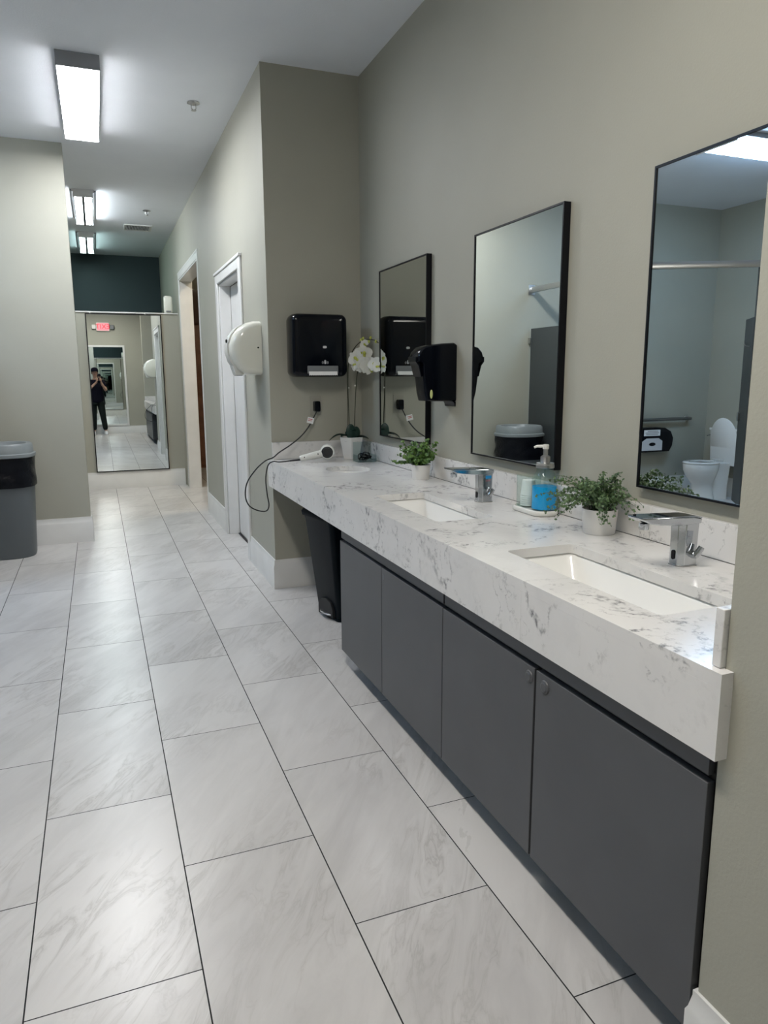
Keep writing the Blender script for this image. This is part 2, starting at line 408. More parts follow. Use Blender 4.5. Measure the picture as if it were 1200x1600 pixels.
# ================================================================== LAMPS
def fixture(name, label, x0, x1, y0, y1, drop, power, col, style, group, along='y'):
    c = ((x0+x1)/2, (y0+y1)/2, H)
    t = thing(name, label, 'ceiling light', c, group)
    zt = H-.0005; zb = H-drop
    lm = lamp_mat('lamp_'+name+str(round(y0, 1)), col, power)
    if style == 'wrap':
        obj('housing', MB().box(x0, x1, y0, y1, zb+.014, zt), M['lampgrey'], t, bevel=.004)
        obj('end_cap', MB().box(x0-.003, x1+.003, y0-.012, y0, zb, zt), M['lampgrey'], t, bevel=.002)
        obj('end_cap', MB().box(x0-.003, x1+.003, y1, y1+.012, zb, zt), M['lampgrey'], t, bevel=.002)
        pr = [(x0+.001, zb+.015), (x0+.003, zb+.008), (x0+.012, zb), (x1-.012, zb), (x1-.003, zb+.008), (x1-.001, zb+.015)]
        obj('diffuser', MB().prism(pr, 'y', y0+.001, y1-.001), lm, t)
        return t
    if along == 'y':
        obj('housing', MB().box(x0+.02, x1-.02, y0, y1, H-.03, zt), M['lampwhite'], t, bevel=.004)
        for s in (0, 1):
            xa = x0 if s == 0 else x1
            pr = [(xa, H-.006), (xa + (.05 if s == 0 else -.05), H-.055), (xa+(.056 if s == 0 else -.056), H-.05), (xa+(.008 if s == 0 else -.008), H-.002)]
            obj('reflector', MB().prism(pr, 'y', y0+.02, y1-.02), M['lampgrey'], t)
        obj('dark_gap_strip', MB().box((x0+x1)/2-.012, (x0+x1)/2+.012, y0+.001, y1-.001, zb-.03, H-.031), M['blackm'], t)  # black strip added so the gap between the bright tubes stays dark
        for ye, yo in ((y0, -1), (y1, 1)):
            obj('end_plate', MB().box(x0+.03, x1-.03, ye-.006 if yo < 0 else ye, ye if yo < 0 else ye+.006, zb-.02, zt), M['lampwhite'], t, bevel=.002)
        for xx in (x0*.70+x1*.30, x0*.30+x1*.70):
            tb = obj('tube', MB().tube([(xx, y0+.02, zb+.012), (xx, y1-.02, zb+.012)], .034, 16), lm, t)
            obj('socket', MB().tube([(xx, y0+.001, zb+.012), (xx, y0+.02, zb+.012)], .03, 12), M['lampwhite'], tb)
            obj('socket', MB().tube([(xx, y1-.02, zb+.012), (xx, y1-.001, zb+.012)], .03, 12), M['lampwhite'], tb)
    else:
        obj('housing', MB().box(x0, x1, y0, y1, H-.04, zt), M['lampgrey'], t, bevel=.004)
        obj('end_plate', MB().box(x0-.006, x0, y0, y1, zb, zt), M['lampwhite'], t, bevel=.002)
        obj('end_plate', MB().box(x1, x1+.006, y0, y1, zb, zt), M['lampwhite'], t, bevel=.002)
        for k in (0, 1):
            a = y0+.03+k*(y1-y0)/2; b = a+(y1-y0)/2-.11
            pr = rrect(a, b, zb, H-.042, .02)
            obj('diffuser', MB().prism(pr, 'x', x0+.002, x1-.002), lm, t)
    return t
M['lampwhite'] = base('lamp_white_metal', (.7, .7, .72), .4)
M['lampgrey'] = base('lamp_grey_metal', (.28, .29, .31), .5)
COOL = (.90, .97, 1.0)
fixture('ceiling_light', 'wide ceiling light with bright flat diffuser, nearest and largest of the hall row', -.095, .148, 4.99, 6.40, .085, LAMP['first'], (.97, .98, 1.0), 'wrap', None)
fixture('ceiling_light', 'ceiling light overhead near the photographer, out of the direct view', -.095, .148, .45, 1.80, .085, LAMP['near'], (1.0, .945, .87), 'wrap', None)
fixture('ceiling_light', 'twin-tube ceiling light in the middle of the hall row', -.125, .128, 8.33, 9.75, .06, LAMP['second'], COOL, 'tubes', 'bare twin-tube hall lights')
fixture('ceiling_light', 'twin-tube ceiling light beyond the end partition, farthest of the hall row', -.125, .128, 10.62, 11.9, .06, LAMP['third'], (.72, 1.0, .95), 'tubes', 'bare twin-tube hall lights')
fixture('ceiling_light', 'long double-strip ceiling light over the toilet stall, reflected in the near mirror', -2.75, -1.50, 4.62, 5.05, .085, LAMP['stall'], (.45, .68, 1.0), 'strip', None, 'x')
sl = thing('ceiling_light', 'round warm ceiling light in the room beyond the open doorway', 'ceiling light', (1.9, 8.3, H))
obj('rim', MB().lathe([(.15, 0), (.16, -.01), (.16, -.035), (.14, -.04)], (1.9, 8.3, H-.001)), M['lampwhite'], sl)
obj('diffuser', MB().lathe([(.14, -.03), (.135, -.06), (.1, -.085), (.03, -.095), (.001, -.096)], (1.9, 8.3, H)), lamp_mat('lamp_warm', (1.0, .82, .58), LAMP['side']), sl)

# sprinklers and vent
def sprinkler(x, y, label):
    t = thing('sprinkler_head', label, 'sprinkler', (x, y, H), 'ceiling sprinklers')
    obj('cover_plate', MB().lathe([(.001, 0), (.042, 0), (.045, -.006), (.03, -.012), (.001, -.012)], (x, y, H-.0005)), M['steel'], t)
    m = MB().tube([(x-.016, y, H-.012), (x-.016, y, H-.04), (x, y, H-.052)], .003, 6).tube([(x+.016, y, H-.012), (x+.016, y, H-.04), (x, y, H-.052)], .003, 6)
    obj('yoke', m, M['steel'], t)
    obj('deflector', MB().lathe([(.001, 0), (.018, 0), (.018, -.003), (.001, -.003)], (x, y, H-.052)), M['steel'], t)
sprinkler(.774, 5.548, 'small round sprinkler head on the ceiling nearest the camera')
sprinkler(.678, 9.10, 'small round sprinkler head on the ceiling just before the vent')
vt = thing('ceiling_vent', 'white louvred air vent on the hall ceiling', 'vent', (.63, 10.13, H))
obj('frame', MB().box(.46, .80, 9.95, 9.975, H-.012, H-.0005).box(.46, .80, 10.275, 10.30, H-.012, H-.0005).box(.46, .485, 9.975, 10.275, H-.012, H-.0005).box(.775, .80, 9.975, 10.275, H-.012, H-.0005), M['trim'], vt)
obj('backing', MB().box(.485, .775, 9.975, 10.275, H-.003, H-.0005), M['cab_dark'], vt)
vm = MB()
for k in range(16):
    x = .492+k*.0182; vm.box(x, x+.007, 9.975, 10.275, H-.011, H-.0035)
obj('louvres', vm, M['lampwhite'], vt)

# ================================================================== COUNTER
def slab(outer, holes, z0, z1):
    bm = bmesh.new(); loops = [outer]+holes
    es = []
    for lp in loops:
        vs = [bm.verts.new((p[0], p[1], z1)) for p in lp]
        for i in range(len(vs)): es.append(bm.edges.new((vs[i], vs[(i+1) % len(vs)])))
    bmesh.ops.triangle_fill(bm, use_beauty=True, edges=es)
    bm.verts.ensure_lookup_table(); bm.verts.index_update()
    mb = MB(); vs = [v.co.copy() for v in bm.verts]; n = len(vs)
    fs = [[v.index for v in f.verts] for f in bm.faces]
    bm.free()
    # drop triangles inside holes
    def inside(p, poly):
        c = False
        for i in range(len(poly)):
            a, b = poly[i], poly[(i+1) % len(poly)]
            if (a[1] > p[1]) != (b[1] > p[1]) and p[0] < (b[0]-a[0])*(p[1]-a[1])/(b[1]-a[1])+a[0]: c = not c
        return c
    ff = []
    for f in fs:
        c = sum((vs[i] for i in f), Vector())/3
        if not any(inside(c, h) for h in holes): ff.append(f)
    mb.add(vs+[Vector((v.x, v.y, z0)) for v in vs], ff+[[i+n for i in f[::-1]] for f in ff])
    k = 0
    for lp in loops:
        for i in range(len(lp)):
            a = k+i; b = k+(i+1) % len(lp); mb.f.append([a, b, b+n, a+n])
        k += len(lp)
    return mb
CB = (1.2, 2.8, 0)
ctr = thing('vanity_counter', 'long white quartz vanity counter with grey veins and deep front apron', 'countertop', (1.4, 2.8, ZC))
Y0 = .9475; Y1 = CYW-.0005; SEAM = 1.60
SA = (2.735, .335); SB = (1.567, .338); SXa, SXb = 1.175, 1.425
def hole(cy, hw): return rrect(SXa, SXb, cy-hw, cy+hw, .02, 4)
oval = [(1.378+.132*math.cos(2*PI*k/40), 4.04+.165*math.sin(2*PI*k/40)) for k in range(40)]
top = slab([(XF, Y0), (W-.0005, Y0), (W-.0005, Y1), (XF, Y1)], [hole(*SA), hole(*SB), oval], ZC-.03, ZC)
obj('top', top, M['quartz'], ctr)
obj('apron', MB().box(XF, XF+.03, .926, SEAM-.0008, ZA, ZC-.0302).box(XF+.0005, XF+.03, SEAM-.0008, SEAM+.0008, ZA+.002, ZC-.032), M['quartz'], ctr)
obj('apron', MB().box(XF, XF+.03, SEAM+.0008, Y1, ZA, ZC-.0302), M['quartz'], ctr)
obj('top_end', MB().box(XF, XC-.0005, .926, Y0, ZC-.03, ZC), M['quartz'], ctr)
spb = MB()
cuts = [Y0+.021, 1.85, 3.02, CYW-.0205]
for i in range(3): spb.box(W-.02, W-.0005, cuts[i]+(.0006 if i else 0), cuts[i+1]-(.0006 if i < 2 else 0), ZC+.0008, ZS)
obj('backsplash', spb, M['quartz'], ctr, bevel=.0015)
obj('backsplash', MB().box(XC, W-.0005, CYW-.02, CYW-.0005, ZC+.0008, ZS), M['quartz'], ctr, bevel=.0015)
obj('backsplash', MB().box(1.058, W-.0005, Y0, Y0+.02, ZC+.0008, ZS), M['quartz'], ctr, bevel=.0015)
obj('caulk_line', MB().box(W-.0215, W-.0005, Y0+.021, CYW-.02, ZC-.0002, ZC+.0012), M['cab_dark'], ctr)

def rect_sink(cy, hw, label):
    t = thing('sink', label, 'sink', ((SXa+SXb)/2, cy, ZC-.16), 'rectangular undermount sinks')
    e = .006; zt = ZC-.031; rings = []
    def ring(x0, x1, y0, y1, r, z): return [(p[0], p[1], z) for p in rrect(x0, x1, y0, y1, r, 5)]
    a0, a1, b0, b1 = SXa-e, SXb+e, cy-hw-e, cy+hw+e
    rings.append(ring(a0-.02, a1+.02, b0-.02, b1+.02, .04, zt-.012))
    rings.append(ring(a0-.02, a1+.02, b0-.02, b1+.02, .04, zt))
    rings.append(ring(a0, a1, b0, b1, .03, zt))
    rings.append(ring(a0+.004, a1-.004, b0+.006, b1-.006, .035, zt-.01))
    rings.append(ring(a0+.02, a1-.02, b0+.045, b1-.045, .045, zt-.085))
    rings.append(ring(a0+.035, a1-.035, b0+.075, b1-.075, .05, zt-.112))
    rings.append(ring(a0+.07, a1-.07, b0+.13, b1-.13, .045, zt-.122))
    rings.append(ring((a0+a1)/2-.012, (a0+a1)/2+.012, cy-.012, cy+.012, .011, zt-.127))
    rings.append(ring((a0+a1)/2-.012, (a0+a1)/2+.012, cy-.012, cy+.012, .011, zt-.14))
    rings.append(ring(a0+.02, a1-.02, b0+.06, b1-.06, .04, zt-.13))
    rings.append(ring(a0-.012, a1+.012, b0-.01, b1+.01, .04, zt-.03))
    obj('basin', MB().loft(rings, cap=False), M['ceramic'], t, angle=70)
    obj('drain', MB().lathe([(.001, .002), (.02, .002), (.024, 0), (.024, -.006), (.001, -.006)], ((a0+a1)/2, cy, zt-.119)), M['chrome'], t)
rect_sink(*SA, 'white rectangular sink set in the counter below the faucet with the blue sticker')
rect_sink(*SB, 'white rectangular sink nearest the camera, below the plain chrome faucet')
t = thing('sink', 'small white oval sink at the far end of the counter beside the hair dryer', 'sink', (1.378, 4.04, ZC-.16))
rings = []
for s_, z in ((1.15, -.045), (1.15, -.031), (1.02, -.031), (.98, -.05), (.85, -.10), (.55, -.135), (.08, -.145), (.08, -.155), (.6, -.148), (1.0, -.09)):
    rings.append([(1.378+.132*s_*math.cos(2*PI*k/40), 4.04+.165*s_*math.sin(2*PI*k/40), ZC+z) for k in range(40)])
obj('basin', MB().loft(rings, cap=False), M['ceramic'], t, angle=70)
obj('drain', MB().lathe([(.001, .002), (.018, .002), (.02, 0), (.02, -.004), (.001, -.004)], (1.378, 4.04, ZC-.138)), M['chrome'], t)

# ================================================================== CABINETS
def cabinet(ya, yb, ym, label, knobs):
    t = thing('vanity_cabinet', label, 'cabinet', (1.3, (ya+yb)/2, 0), 'vanity cabinets')
    e = .001
    obj('carcass', MB().box(1.088, 1.109, ya+e, yb-e, .095, ZA-.001).box(1.109, 1.70, ya+e, ya+.02, .095, ZA-.001).box(1.109, 1.70, yb-.02, yb-e, .095, ZA-.001)
        .box(1.109, 1.70, ya+.02, yb-.02, .095, .115).box(1.69, 1.70, ya+.02, yb-.02, .115, ZA-.001), M['cab_dark'], t)
    obj('toe_kick', MB().box(1.20, 1.22, ya+e, yb-e, 0, .095).box(1.22, 1.66, ya+.01, ya+.03, 0, .095).box(1.22, 1.66, yb-.03, yb-.01, 0, .095), M['cab_dark'], t)
    obj('top_rail', MB().box(1.070, 1.088, ya+.008, yb-.004, .672, ZA-.001), M['cab'], t, bevel=.001)
    for i, (a, b) in enumerate(((ya, ym), (ym, yb))):
        g0 = .0025 if not (i == 1 and ym < 2) else .007
        g1 = .0025 if not (i == 0 and ym < 2) else .007
        d = obj('door', MB().box(1.064, 1.084, a+g0, b-(.0025 if i == 1 else .003), .092, .660), M['cab'], t, bevel=.0012)
        for (kk, ky, kz, big) in knobs:
            if kk == i:
                if big: obj('knob', MB().lathe([(.001, -.006), (.011, -.006), (.013, -.004), (.017, -.003), (.019, 0), (.001, 0)], (1.0636, ky, kz), 24, 'x'), M['cab'], d)
                else: obj('lock', MB().box(1.0625, 1.0638, ky-.004, ky+.004, kz-.011, kz+.011), M['grey_plastic'], d)
    return t
cabinet(2.125, 3.262, 2.705, 'dark grey double-door vanity cabinet farther from the camera, beside the pedal bin', [(0, 2.68, .625, False)])
cabinet(.957, 2.125, 1.555, 'dark grey double-door vanity cabinet nearest the camera, with two round knobs', [(1, 1.585, .628, True), (0, 1.51, .628, True)])

# ================================================================== MIRRORS
def framed_mirror(ya, yb, za, zb, label, group):
    t = thing('wall_mirror', label, 'mirror', (W, (ya+yb)/2, za), group)
    d = .032; f = .007; x0 = W-d
    m = MB().box(x0, W-.0008, ya, ya+f, za, zb).box(x0, W-.0008, yb-f, yb, za, zb).box(x0, W-.0008, ya+f, yb-f, za, za+f).box(x0, W-.0008, ya+f, yb-f, zb-f, zb)
    obj('frame', m, M['frame'], t)
    obj('glass', MB().box(x0+.004, W-.002, ya+f, yb-f, za+f, zb-f), M['mirror'], t)
framed_mirror(3.602, 4.302, 1.077, 2.097, 'black-framed wall mirror beside the orchid, reflecting the towel dispenser', 'black-framed mirrors over the vanity')
framed_mirror(2.387, 3.081, 1.077, 2.097, 'black-framed wall mirror behind the pump bottle, middle of the three over the vanity', 'black-framed mirrors over the vanity')
framed_mirror(1.215, 1.914, 1.077, 2.097, 'black-framed wall mirror nearest the camera, reflecting the toilet', 'black-framed mirrors over the vanity')
# full-length mirror on the end partition
cxm = .383; zm = 1.252; hw = .465; hh = 1.022
t = thing('full_length_mirror', 'tall black-framed mirror on the end partition reflecting the photographer', 'mirror', (cxm, EY-.004, zm-hh), None)
t.rotation_euler = (-.0006, 0, -.0027)
f = .012; d = .022
m = MB().box(-hw, -hw+f, -d, 0, 0, 2*hh).box(hw-f, hw, -d, 0, 0, 2*hh).box(-hw+f, hw-f, -d, 0, 0, f).box(-hw+f, hw-f, -d, 0, 2*hh-f, 2*hh)
obj('frame', m, M['frame'], t, world=False)
obj('glass', MB().box(-hw+f, hw-f, -d+.004, -.002, f, 2*hh-f), M['mirror'], t, world=False)
for xx in (-hw+.06, hw-.2): obj('clip', MB().box(xx-.008, xx+.008, -d-.004, 0, 2*hh, 2*hh+.012), M['white_plastic'], t, world=False)
# mirror on the rear wall, behind the photographer
t = thing('full_length_mirror', 'white-framed full-length mirror behind the photographer, seen in the end mirror', 'mirror', (.2, RY, .2), None)
f = .05; a, b = -.30, .70; z0, z1 = .202, 2.34
m = MB().box(a, a+f, RY+.0005, RY+.025, z0, z1).box(b-f, b, RY+.0005, RY+.025, z0, z1).box(a+f, b-f, RY+.0005, RY+.025, z0, z0+f).box(a+f, b-f, RY+.0005, RY+.025, z1-f, z1)
obj('frame', m, M['trim'], t, bevel=.003)
obj('glass', MB().box(a+f, b-f, RY+.001, RY+.015, z0+f, z1-f), M['mirror'], t)
# exit sign on the rear wall
t = thing('exit_sign', 'red-lettered exit sign with two emergency lamp heads, above the rear mirror', 'exit sign', (.19, RY, 2.72))
obj('housing', MB().box(.03, .355, RY+.0005, RY+.05, 2.70, 2.92), M['white_plastic'], t, bevel=.006)
obj('panel', MB().box(.045, .34, RY+.05, RY+.053, 2.715, 2.905), base('exit_panel_pink', (.62, .16, .20), .4, 0., **{'Emission Color': (1.0, .30, .36, 1), 'Emission Strength': .3}), t)
tm = text_mesh('EXIT', .17, .002)
tm.xf(Matrix.Translation((.1925, RY+.055, 2.81)) @ Matrix.Rotation(PI, 4, 'Z') @ Matrix.Rotation(PI/2, 4, 'X'))
obj('lettering', tm, base('exit_letters_red', (.5, .01, .02), .4, 0., **{'Emission Color': (1.0, .03, .04, 1), 'Emission Strength': .35}), t)
for s in (-1, 1):
    x = .1925+s*.225
    obj('lamp_head', MB().box(x-.05, x+.05, RY+.03, RY+.08, 2.75, 2.86).box(min(x, .1925+s*.16), max(x, .1925+s*.16), RY+.01, RY+.04, 2.79, 2.82), M['white_plastic'] if s < 0 else M['grey_plastic'], t, bevel=.01)

# ================================================================== TOWEL DISPENSER (on the column face)
t = thing('towel_dispenser', 'black automatic paper towel dispenser on the wall above the outlet', 'towel dispenser', (1.365, CYW, 1.45))
x0, x1, z0, z1 = 1.182, 1.557, 1.452, 1.856; yb = CYW-.0008
rings = []
for y, ins, r in ((yb, .012, .03), (yb-.05, .004, .035), (yb-.10, 0, .04), (yb-.17, .003, .042), (yb-.19, .010, .04), (yb-.197, .022, .03), (yb-.2, .05, .02)):
    rings.append([(p[0], y, p[1]) for p in rrect(x0+ins, x1-ins, z0+ins*.7, z1-ins, r, 6)])
obj('body', MB().loft(rings), M['black'], t, angle=50)
yf = yb-.2
obj('chute', MB().box(1.275, 1.485, yf-.003, yf+.02, 1.475, 1.525), M['grey_plastic'], t, bevel=.004)
pm = MB(); n = 26
up = [(1.283+k*(1.475-1.283)/n, yf-.006, 1.488) for k in range(n+1)]
lo = [(1.283+k*(1.475-1.283)/n, yf-.016, 1.462+(.004 if k % 2 else 0)) for k in range(n+1)]
pm.loft([up, lo], cap=False, closed=False); pm.loft([[(p[0], p[1]-.0008, p[2]) for p in up], [(p[0], p[1]-.0008, p[2]) for p in lo]], cap=False, closed=False)
obj('paper_edge', pm, M['paper'], t)
bd = MB().prism(rrect(1.382, 1.408, 1.636, 1.651, .006), 'y', yf-.0015, yf+.001)
bdo = obj('badge', bd, M['silver_mark'], t)
ic = MB().prism(rrect(1.390, 1.401, 1.536, 1.552, .004), 'y', yf-.0015, yf+.001)
for k in range(4): ic.prism(rrect(1.3895+k*.0032, 1.3917+k*.0032, 1.55, 1.559+(.003 if k in (1, 2) else 0), .001, 2), 'y', yf-.0015, yf+.001)
for s in (-1, 1):
    for R, hgt in ((.013, .009), (.021, .013)):
        pts = []
        for k in range(9):
            a = -.7+1.4*k/8; pts.append((1.3955+s*R*math.cos(a), yf-.001, 1.545+hgt*math.sin(a)))
        ic.tube(pts, .0012, 5)
obj('hand_symbol', ic, M['silver_mark'], t)

# outlet + plug + hair dryer
OX = 1.384
t = thing('wall_outlet', 'ivory wall outlet plate below the towel dispenser', 'outlet', (OX, CYW, 1.26))
obj('cover_plate', MB().prism(rrect(OX-.04, OX+.04, 1.195, 1.325, .005), 'y', CYW-.0055, CYW-.0005), base('ivory_plate', (.33, .325, .28), .4), t, bevel=.0015)
so = MB()
for zz in (1.237,):
    so.prism(rrect(OX-.017, OX+.017, zz-.014, zz+.014, .006), 'y', CYW-.0072, CYW-.0055)
obj('socket_face', so, M['white_plastic'], t)
HD = thing('hair_dryer', 'white corded hair dryer lying on the counter with black cord and plug', 'hair dryer', (1.40, 4.50, ZC))
# nozzle body : axis from viewer towards the corner
ax = Vector((.30, .90, .05)).normalized(); c0 = Vector((1.371, 4.44, .968))
def orient(mb, direction, origin):
    q = Vector((0, 0, 1)).rotation_difference(Vector(direction).normalized())
    return mb.xf(Matrix.Translation(origin) @ q.to_matrix().to_4x4())
obj('barrel', orient(MB().lathe([(.001, 0), (.040, 0), (.046, .006), (.048, .03), (.046, .07), (.036, .10), (.030, .135), (.027, .135), (.026, .12), (.001, .12)], n=36), ax, c0), M['white_plastic'], HD, angle=50)
obj('intake_grille', orient(MB().lathe([(.001, -.006), (.022, -.006), (.034, -.004), (.039, .001), (.001, .002)], n=36), ax, c0), M['blackm'], HD)
gr = MB()
for R in (.008, .015, .022, .029): gr.torus((0, 0, -.0055+(R*.05)), R, .0009, n=24, m=5)
obj('grille_rings', orient(gr, ax, c0), M['grey_plastic'], HD)
hp = [Vector((1.35, 4.47, .960)), Vector((1.30, 4.475, .950)), Vector((1.25, 4.478, .940)), Vector((1.205, 4.48, .932)), Vector((1.196, 4.48, .930))]
obj('handle', MB().tube(hp, [.024, .025, .022, .019, .014], 16), M['white_plastic'], HD, angle=50)
obj('switch', MB().ell((1.312, 4.452, .958), (.005, .004, .005), 10, 6), M['black'], HD)
obj('switch', MB().ell((1.222, 4.461, .940), (.004, .003, .004), 10, 6), M['black'], HD)
obj('strain_relief', MB().tube([(1.197, 4.48, .924), (1.16, 4.485, .921), (1.13, 4.49, .918)], [.0075, .006, .005], 10), M['blackm'], HD)
cord = catmull([(1.13, 4.49, .918), (1.07, 4.52, .911), (1.035, 4.55, .912), (1.005, 4.57, .885), (.99, 4.58, .80), (.995, 4.58, .70), (1.005, 4.58, .62),
    (.985, 4.58, .583), (.93, 4.58, .59), (.875, 4.58, .625), (.852, 4.58, .69), (.865, 4.58, .775), (.92, 4.58, .855), (.985, 4.58, .912), (1.045, 4.585, .935),
    (1.09, 4.60, .965), (1.17, 4.63, 1.005), (1.25, 4.66, 1.055), (1.305, 4.67, 1.11), (1.345, 4.675, 1.17), (1.375, 4.675, 1.225)], 8)
obj('cord', MB().tube(cord, .0042, 8), M['blackm'], HD)
obj('plug', MB().prism(rrect(OX-.022, OX+.018, 1.222, 1.292, .01), 'y', CYW-.058, CYW-.008).tube([(1.375, 4.675, 1.225), (1.38, 4.69, 1.245)], .009, 8), M['black'], HD, bevel=.004)
obj('warning_tag', MB().box(-.024, .024, -.0006, .0006, -.02, .02).xf(Matrix.Translation((1.325, 4.66, 1.165)) @ Matrix.Rotation(.25, 4, 'Y') @ Matrix.Rotation(.2, 4, 'Z')), M['paper'], HD)
obj('tag_print', MB().box(-.018, .014, -.0014, -.0007, .006, .010).box(-.018, .010, -.0014, -.0007, -.004, 0).xf(Matrix.Translation((1.325, 4.66, 1.165)) @ Matrix.Rotation(.25, 4, 'Y') @ Matrix.Rotation(.2, 4, 'Z')), M['red'], HD)

# ================================================================== ORCHID
t = thing('potted_orchid', 'white orchid in a faceted white pot in the counter corner', 'orchid', (1.585, 4.575, ZC))
pc = (1.585, 4.575)
def ngon(r, z, n, ph=0): return [(pc[0]+r*math.cos(2*PI*k/n+ph), pc[1]+r*math.sin(2*PI*k/n+ph), z) for k in range(n)]
pm = MB().loft([ngon(.058, ZC+.0005, 6, .2), ngon(.066, ZC+.03, 6, .2), ngon(.088, ZC+.148, 6, .2), ngon(.082, ZC+.148, 6, .2), ngon(.076, ZC+.125, 6, .2)])
obj('pot', pm, M['pot'], t, angle=15)
obj('moss', MB().lathe([(.001, .012), (.05, .01), (.074, 0), (.001, 0)], (pc[0], pc[1], ZC+.122), 20), M['soil'], t)
def strap_leaf(p0, d, ln, wd, droop, rise):
    vs = []; fs = []; n = 12; d = Vector(d).normalized(); sd = Vector((-d.y, d.x, 0)).normalized(); p0 = Vector(p0)
    for i in range(n+1):
        s_ = i/n; c = p0+d*ln*s_+Vector((0, 0, rise*s_-droop*s_*s_)); wv = wd*math.sin(PI*min(.98, .12+.86*s_))**.7
        for k in (-1, -.5, 0, .5, 1): vs.append(c+sd*wv*k+Vector((0, 0, abs(k)*wv*.35)))
    m = 5
    for i in range(n):
        for k in range(m-1): fs.append([i*m+k, i*m+k+1, (i+1)*m+k+1, (i+1)*m+k])
    off = len(vs); vs2 = [v-Vector((0, 0, .0015)) for v in vs]
    return MB().add(vs+vs2, fs+[[j+off for j in f_[::-1]] for f_ in fs])
top = (pc[0], pc[1], ZC+.135)
for d_, l_, w_, dr, ri in (((-1, .05, 0), .155, .026, .13, .12), ((1, -.6, 0), .12, .034, .05, .05), ((-.3, -1, 0), .055, .042, .0, .06), ((.35, -1, 0), .055, .040, -.02, .045), ((-.9, -.5, 0), .10, .030, .06, .08), ((.6, .5, 0), .09, .035, .04, .08)):
    obj('leaf', strap_leaf(top, d_, l_, w_, dr, ri), M['leaf_dark'], t)
obj('leaf', MB().ell((1.567, 4.532, ZC+.185), (.034, .010, .052), 14, 10), M['leaf_dark'], t)
obj('leaf', MB().ell((1.606, 4.535, ZC+.178), (.030, .010, .042), 14, 10), M['leaf_dark'], t)
s1 = catmull([(1.567, 4.56, ZC+.13), (1.563, 4.555, 1.20), (1.558, 4.55, 1.40), (1.565, 4.545, 1.55), (1.60, 4.53, 1.64), (1.655, 4.50, 1.69), (1.69, 4.40, 1.685), (1.69, 4.33, 1.665)], 8)
s2 = catmull([(1.60, 4.55, ZC+.13), (1.602, 4.545, 1.20), (1.612, 4.535, 1.42), (1.622, 4.52, 1.50), (1.65, 4.49, 1.55), (1.675, 4.45, 1.56)], 8)
obj('stem', MB().tube(s1, .0032, 7), M['stem_dark'], t); obj('stem', MB().tube(s2, .0032, 7), M['stem_dark'], t)
obj('support_stick', MB().tube([(1.556, 4.558, ZC+.12), (1.553, 4.552, 1.53)], .0022, 6), M['stem_dark'], t)
obj('stem_clip', MB().ell((1.563, 4.55, 1.38), (.007, .004, .005), 8, 6), M['white_plastic'], t)
obj('stem_clip', MB().ell((1.607, 4.54, 1.395), (.008, .004, .005), 8, 6), M['white_plastic'], t)
def flower(c, nrm, s_, rot=0):
    c = Vector(c); q = Vector((0, 0, 1)).rotation_difference(Vector(nrm).normalized())
    m = MB()
    def petal(a, ln, wd, lift):
        vs = []; fs = []; n = 6
        for i in range(n+1):
            u = i/n; ww = wd*math.sin(PI*min(.97, .06+.92*u))**.6
            for k in (-1, -.5, 0, .5, 1):
                x = ln*u; y = ww*k; z = lift*u*u*.4+abs(k)*ww*.18
                p = Vector((x*math.cos(a)-y*math.sin(a), x*math.sin(a)+y*math.cos(a), z)); vs.append(c+q @ (p*s_))
        for i in range(n):
            for k in range(4): fs.append([i*5+k, i*5+k+1, (i+1)*5+k+1, (i+1)*5+k])
        m.add(vs, fs)
    for a in (90, 210, 330): petal(math.radians(a+rot), .042, .014, .008)
    for a in (20, 160): petal(math.radians(a+rot), .044, .025, .012)
    fo = obj('flower', m, M['petal'], t, angle=80)
    lp = MB().ell((0, 0, .010), (.009, .011, .008), 10, 6).ell((0, -.013, .008), (.008, .009, .005), 8, 5)
    lp.xf(Matrix.Translation(c) @ q.to_matrix().to_4x4() @ Matrix.Rotation(math.radians(rot), 4, 'Z') @ Matrix.Scale(s_, 4))
    obj('lip', lp, M['petal_c'], fo)
cv = (-1.4, -4.5, .2)
for c_, n_, s_, r_ in (((1.598, 4.50, 1.572), (-.8, -1, .1), 1.25, 10), ((1.652, 4.49, 1.602), (-.2, -1, .15), 1.3, -15), ((1.628, 4.475, 1.530), (-.5, -1, -.1), 1.25, 20),
                       ((1.663, 4.43, 1.522), (-.3, -1, .0), 1.4, 0), ((1.672, 4.345, 1.532), (-.9, -.8, .1), 1.15, -20), ((1.59, 4.50, 1.53), (-1, -.4, .0), .9, 40),
                       ((1.665, 4.40, 1.500), (-.2, -1, -.3), 1.0, 10), ((1.655, 4.49, 1.662), (-.3, -1, 0), .75, 30), ((1.670, 4.30, 1.515), (-.7, -1, .1), .8, 60), ((1.625, 4.50, 1.60), (-.6, -1, .3), 1.0, 80)):
    flower(c_, n_, s_, r_)
for c_ in ((1.650, 4.50, 1.700), (1.672, 4.45, 1.678), (1.64, 4.512, 1.690), (1.690, 4.37, 1.675), (1.672, 4.42, 1.700)):
    obj('bud', MB().ell(c_, (.009, .008, .011), 8, 6), M['petal_c'], t)

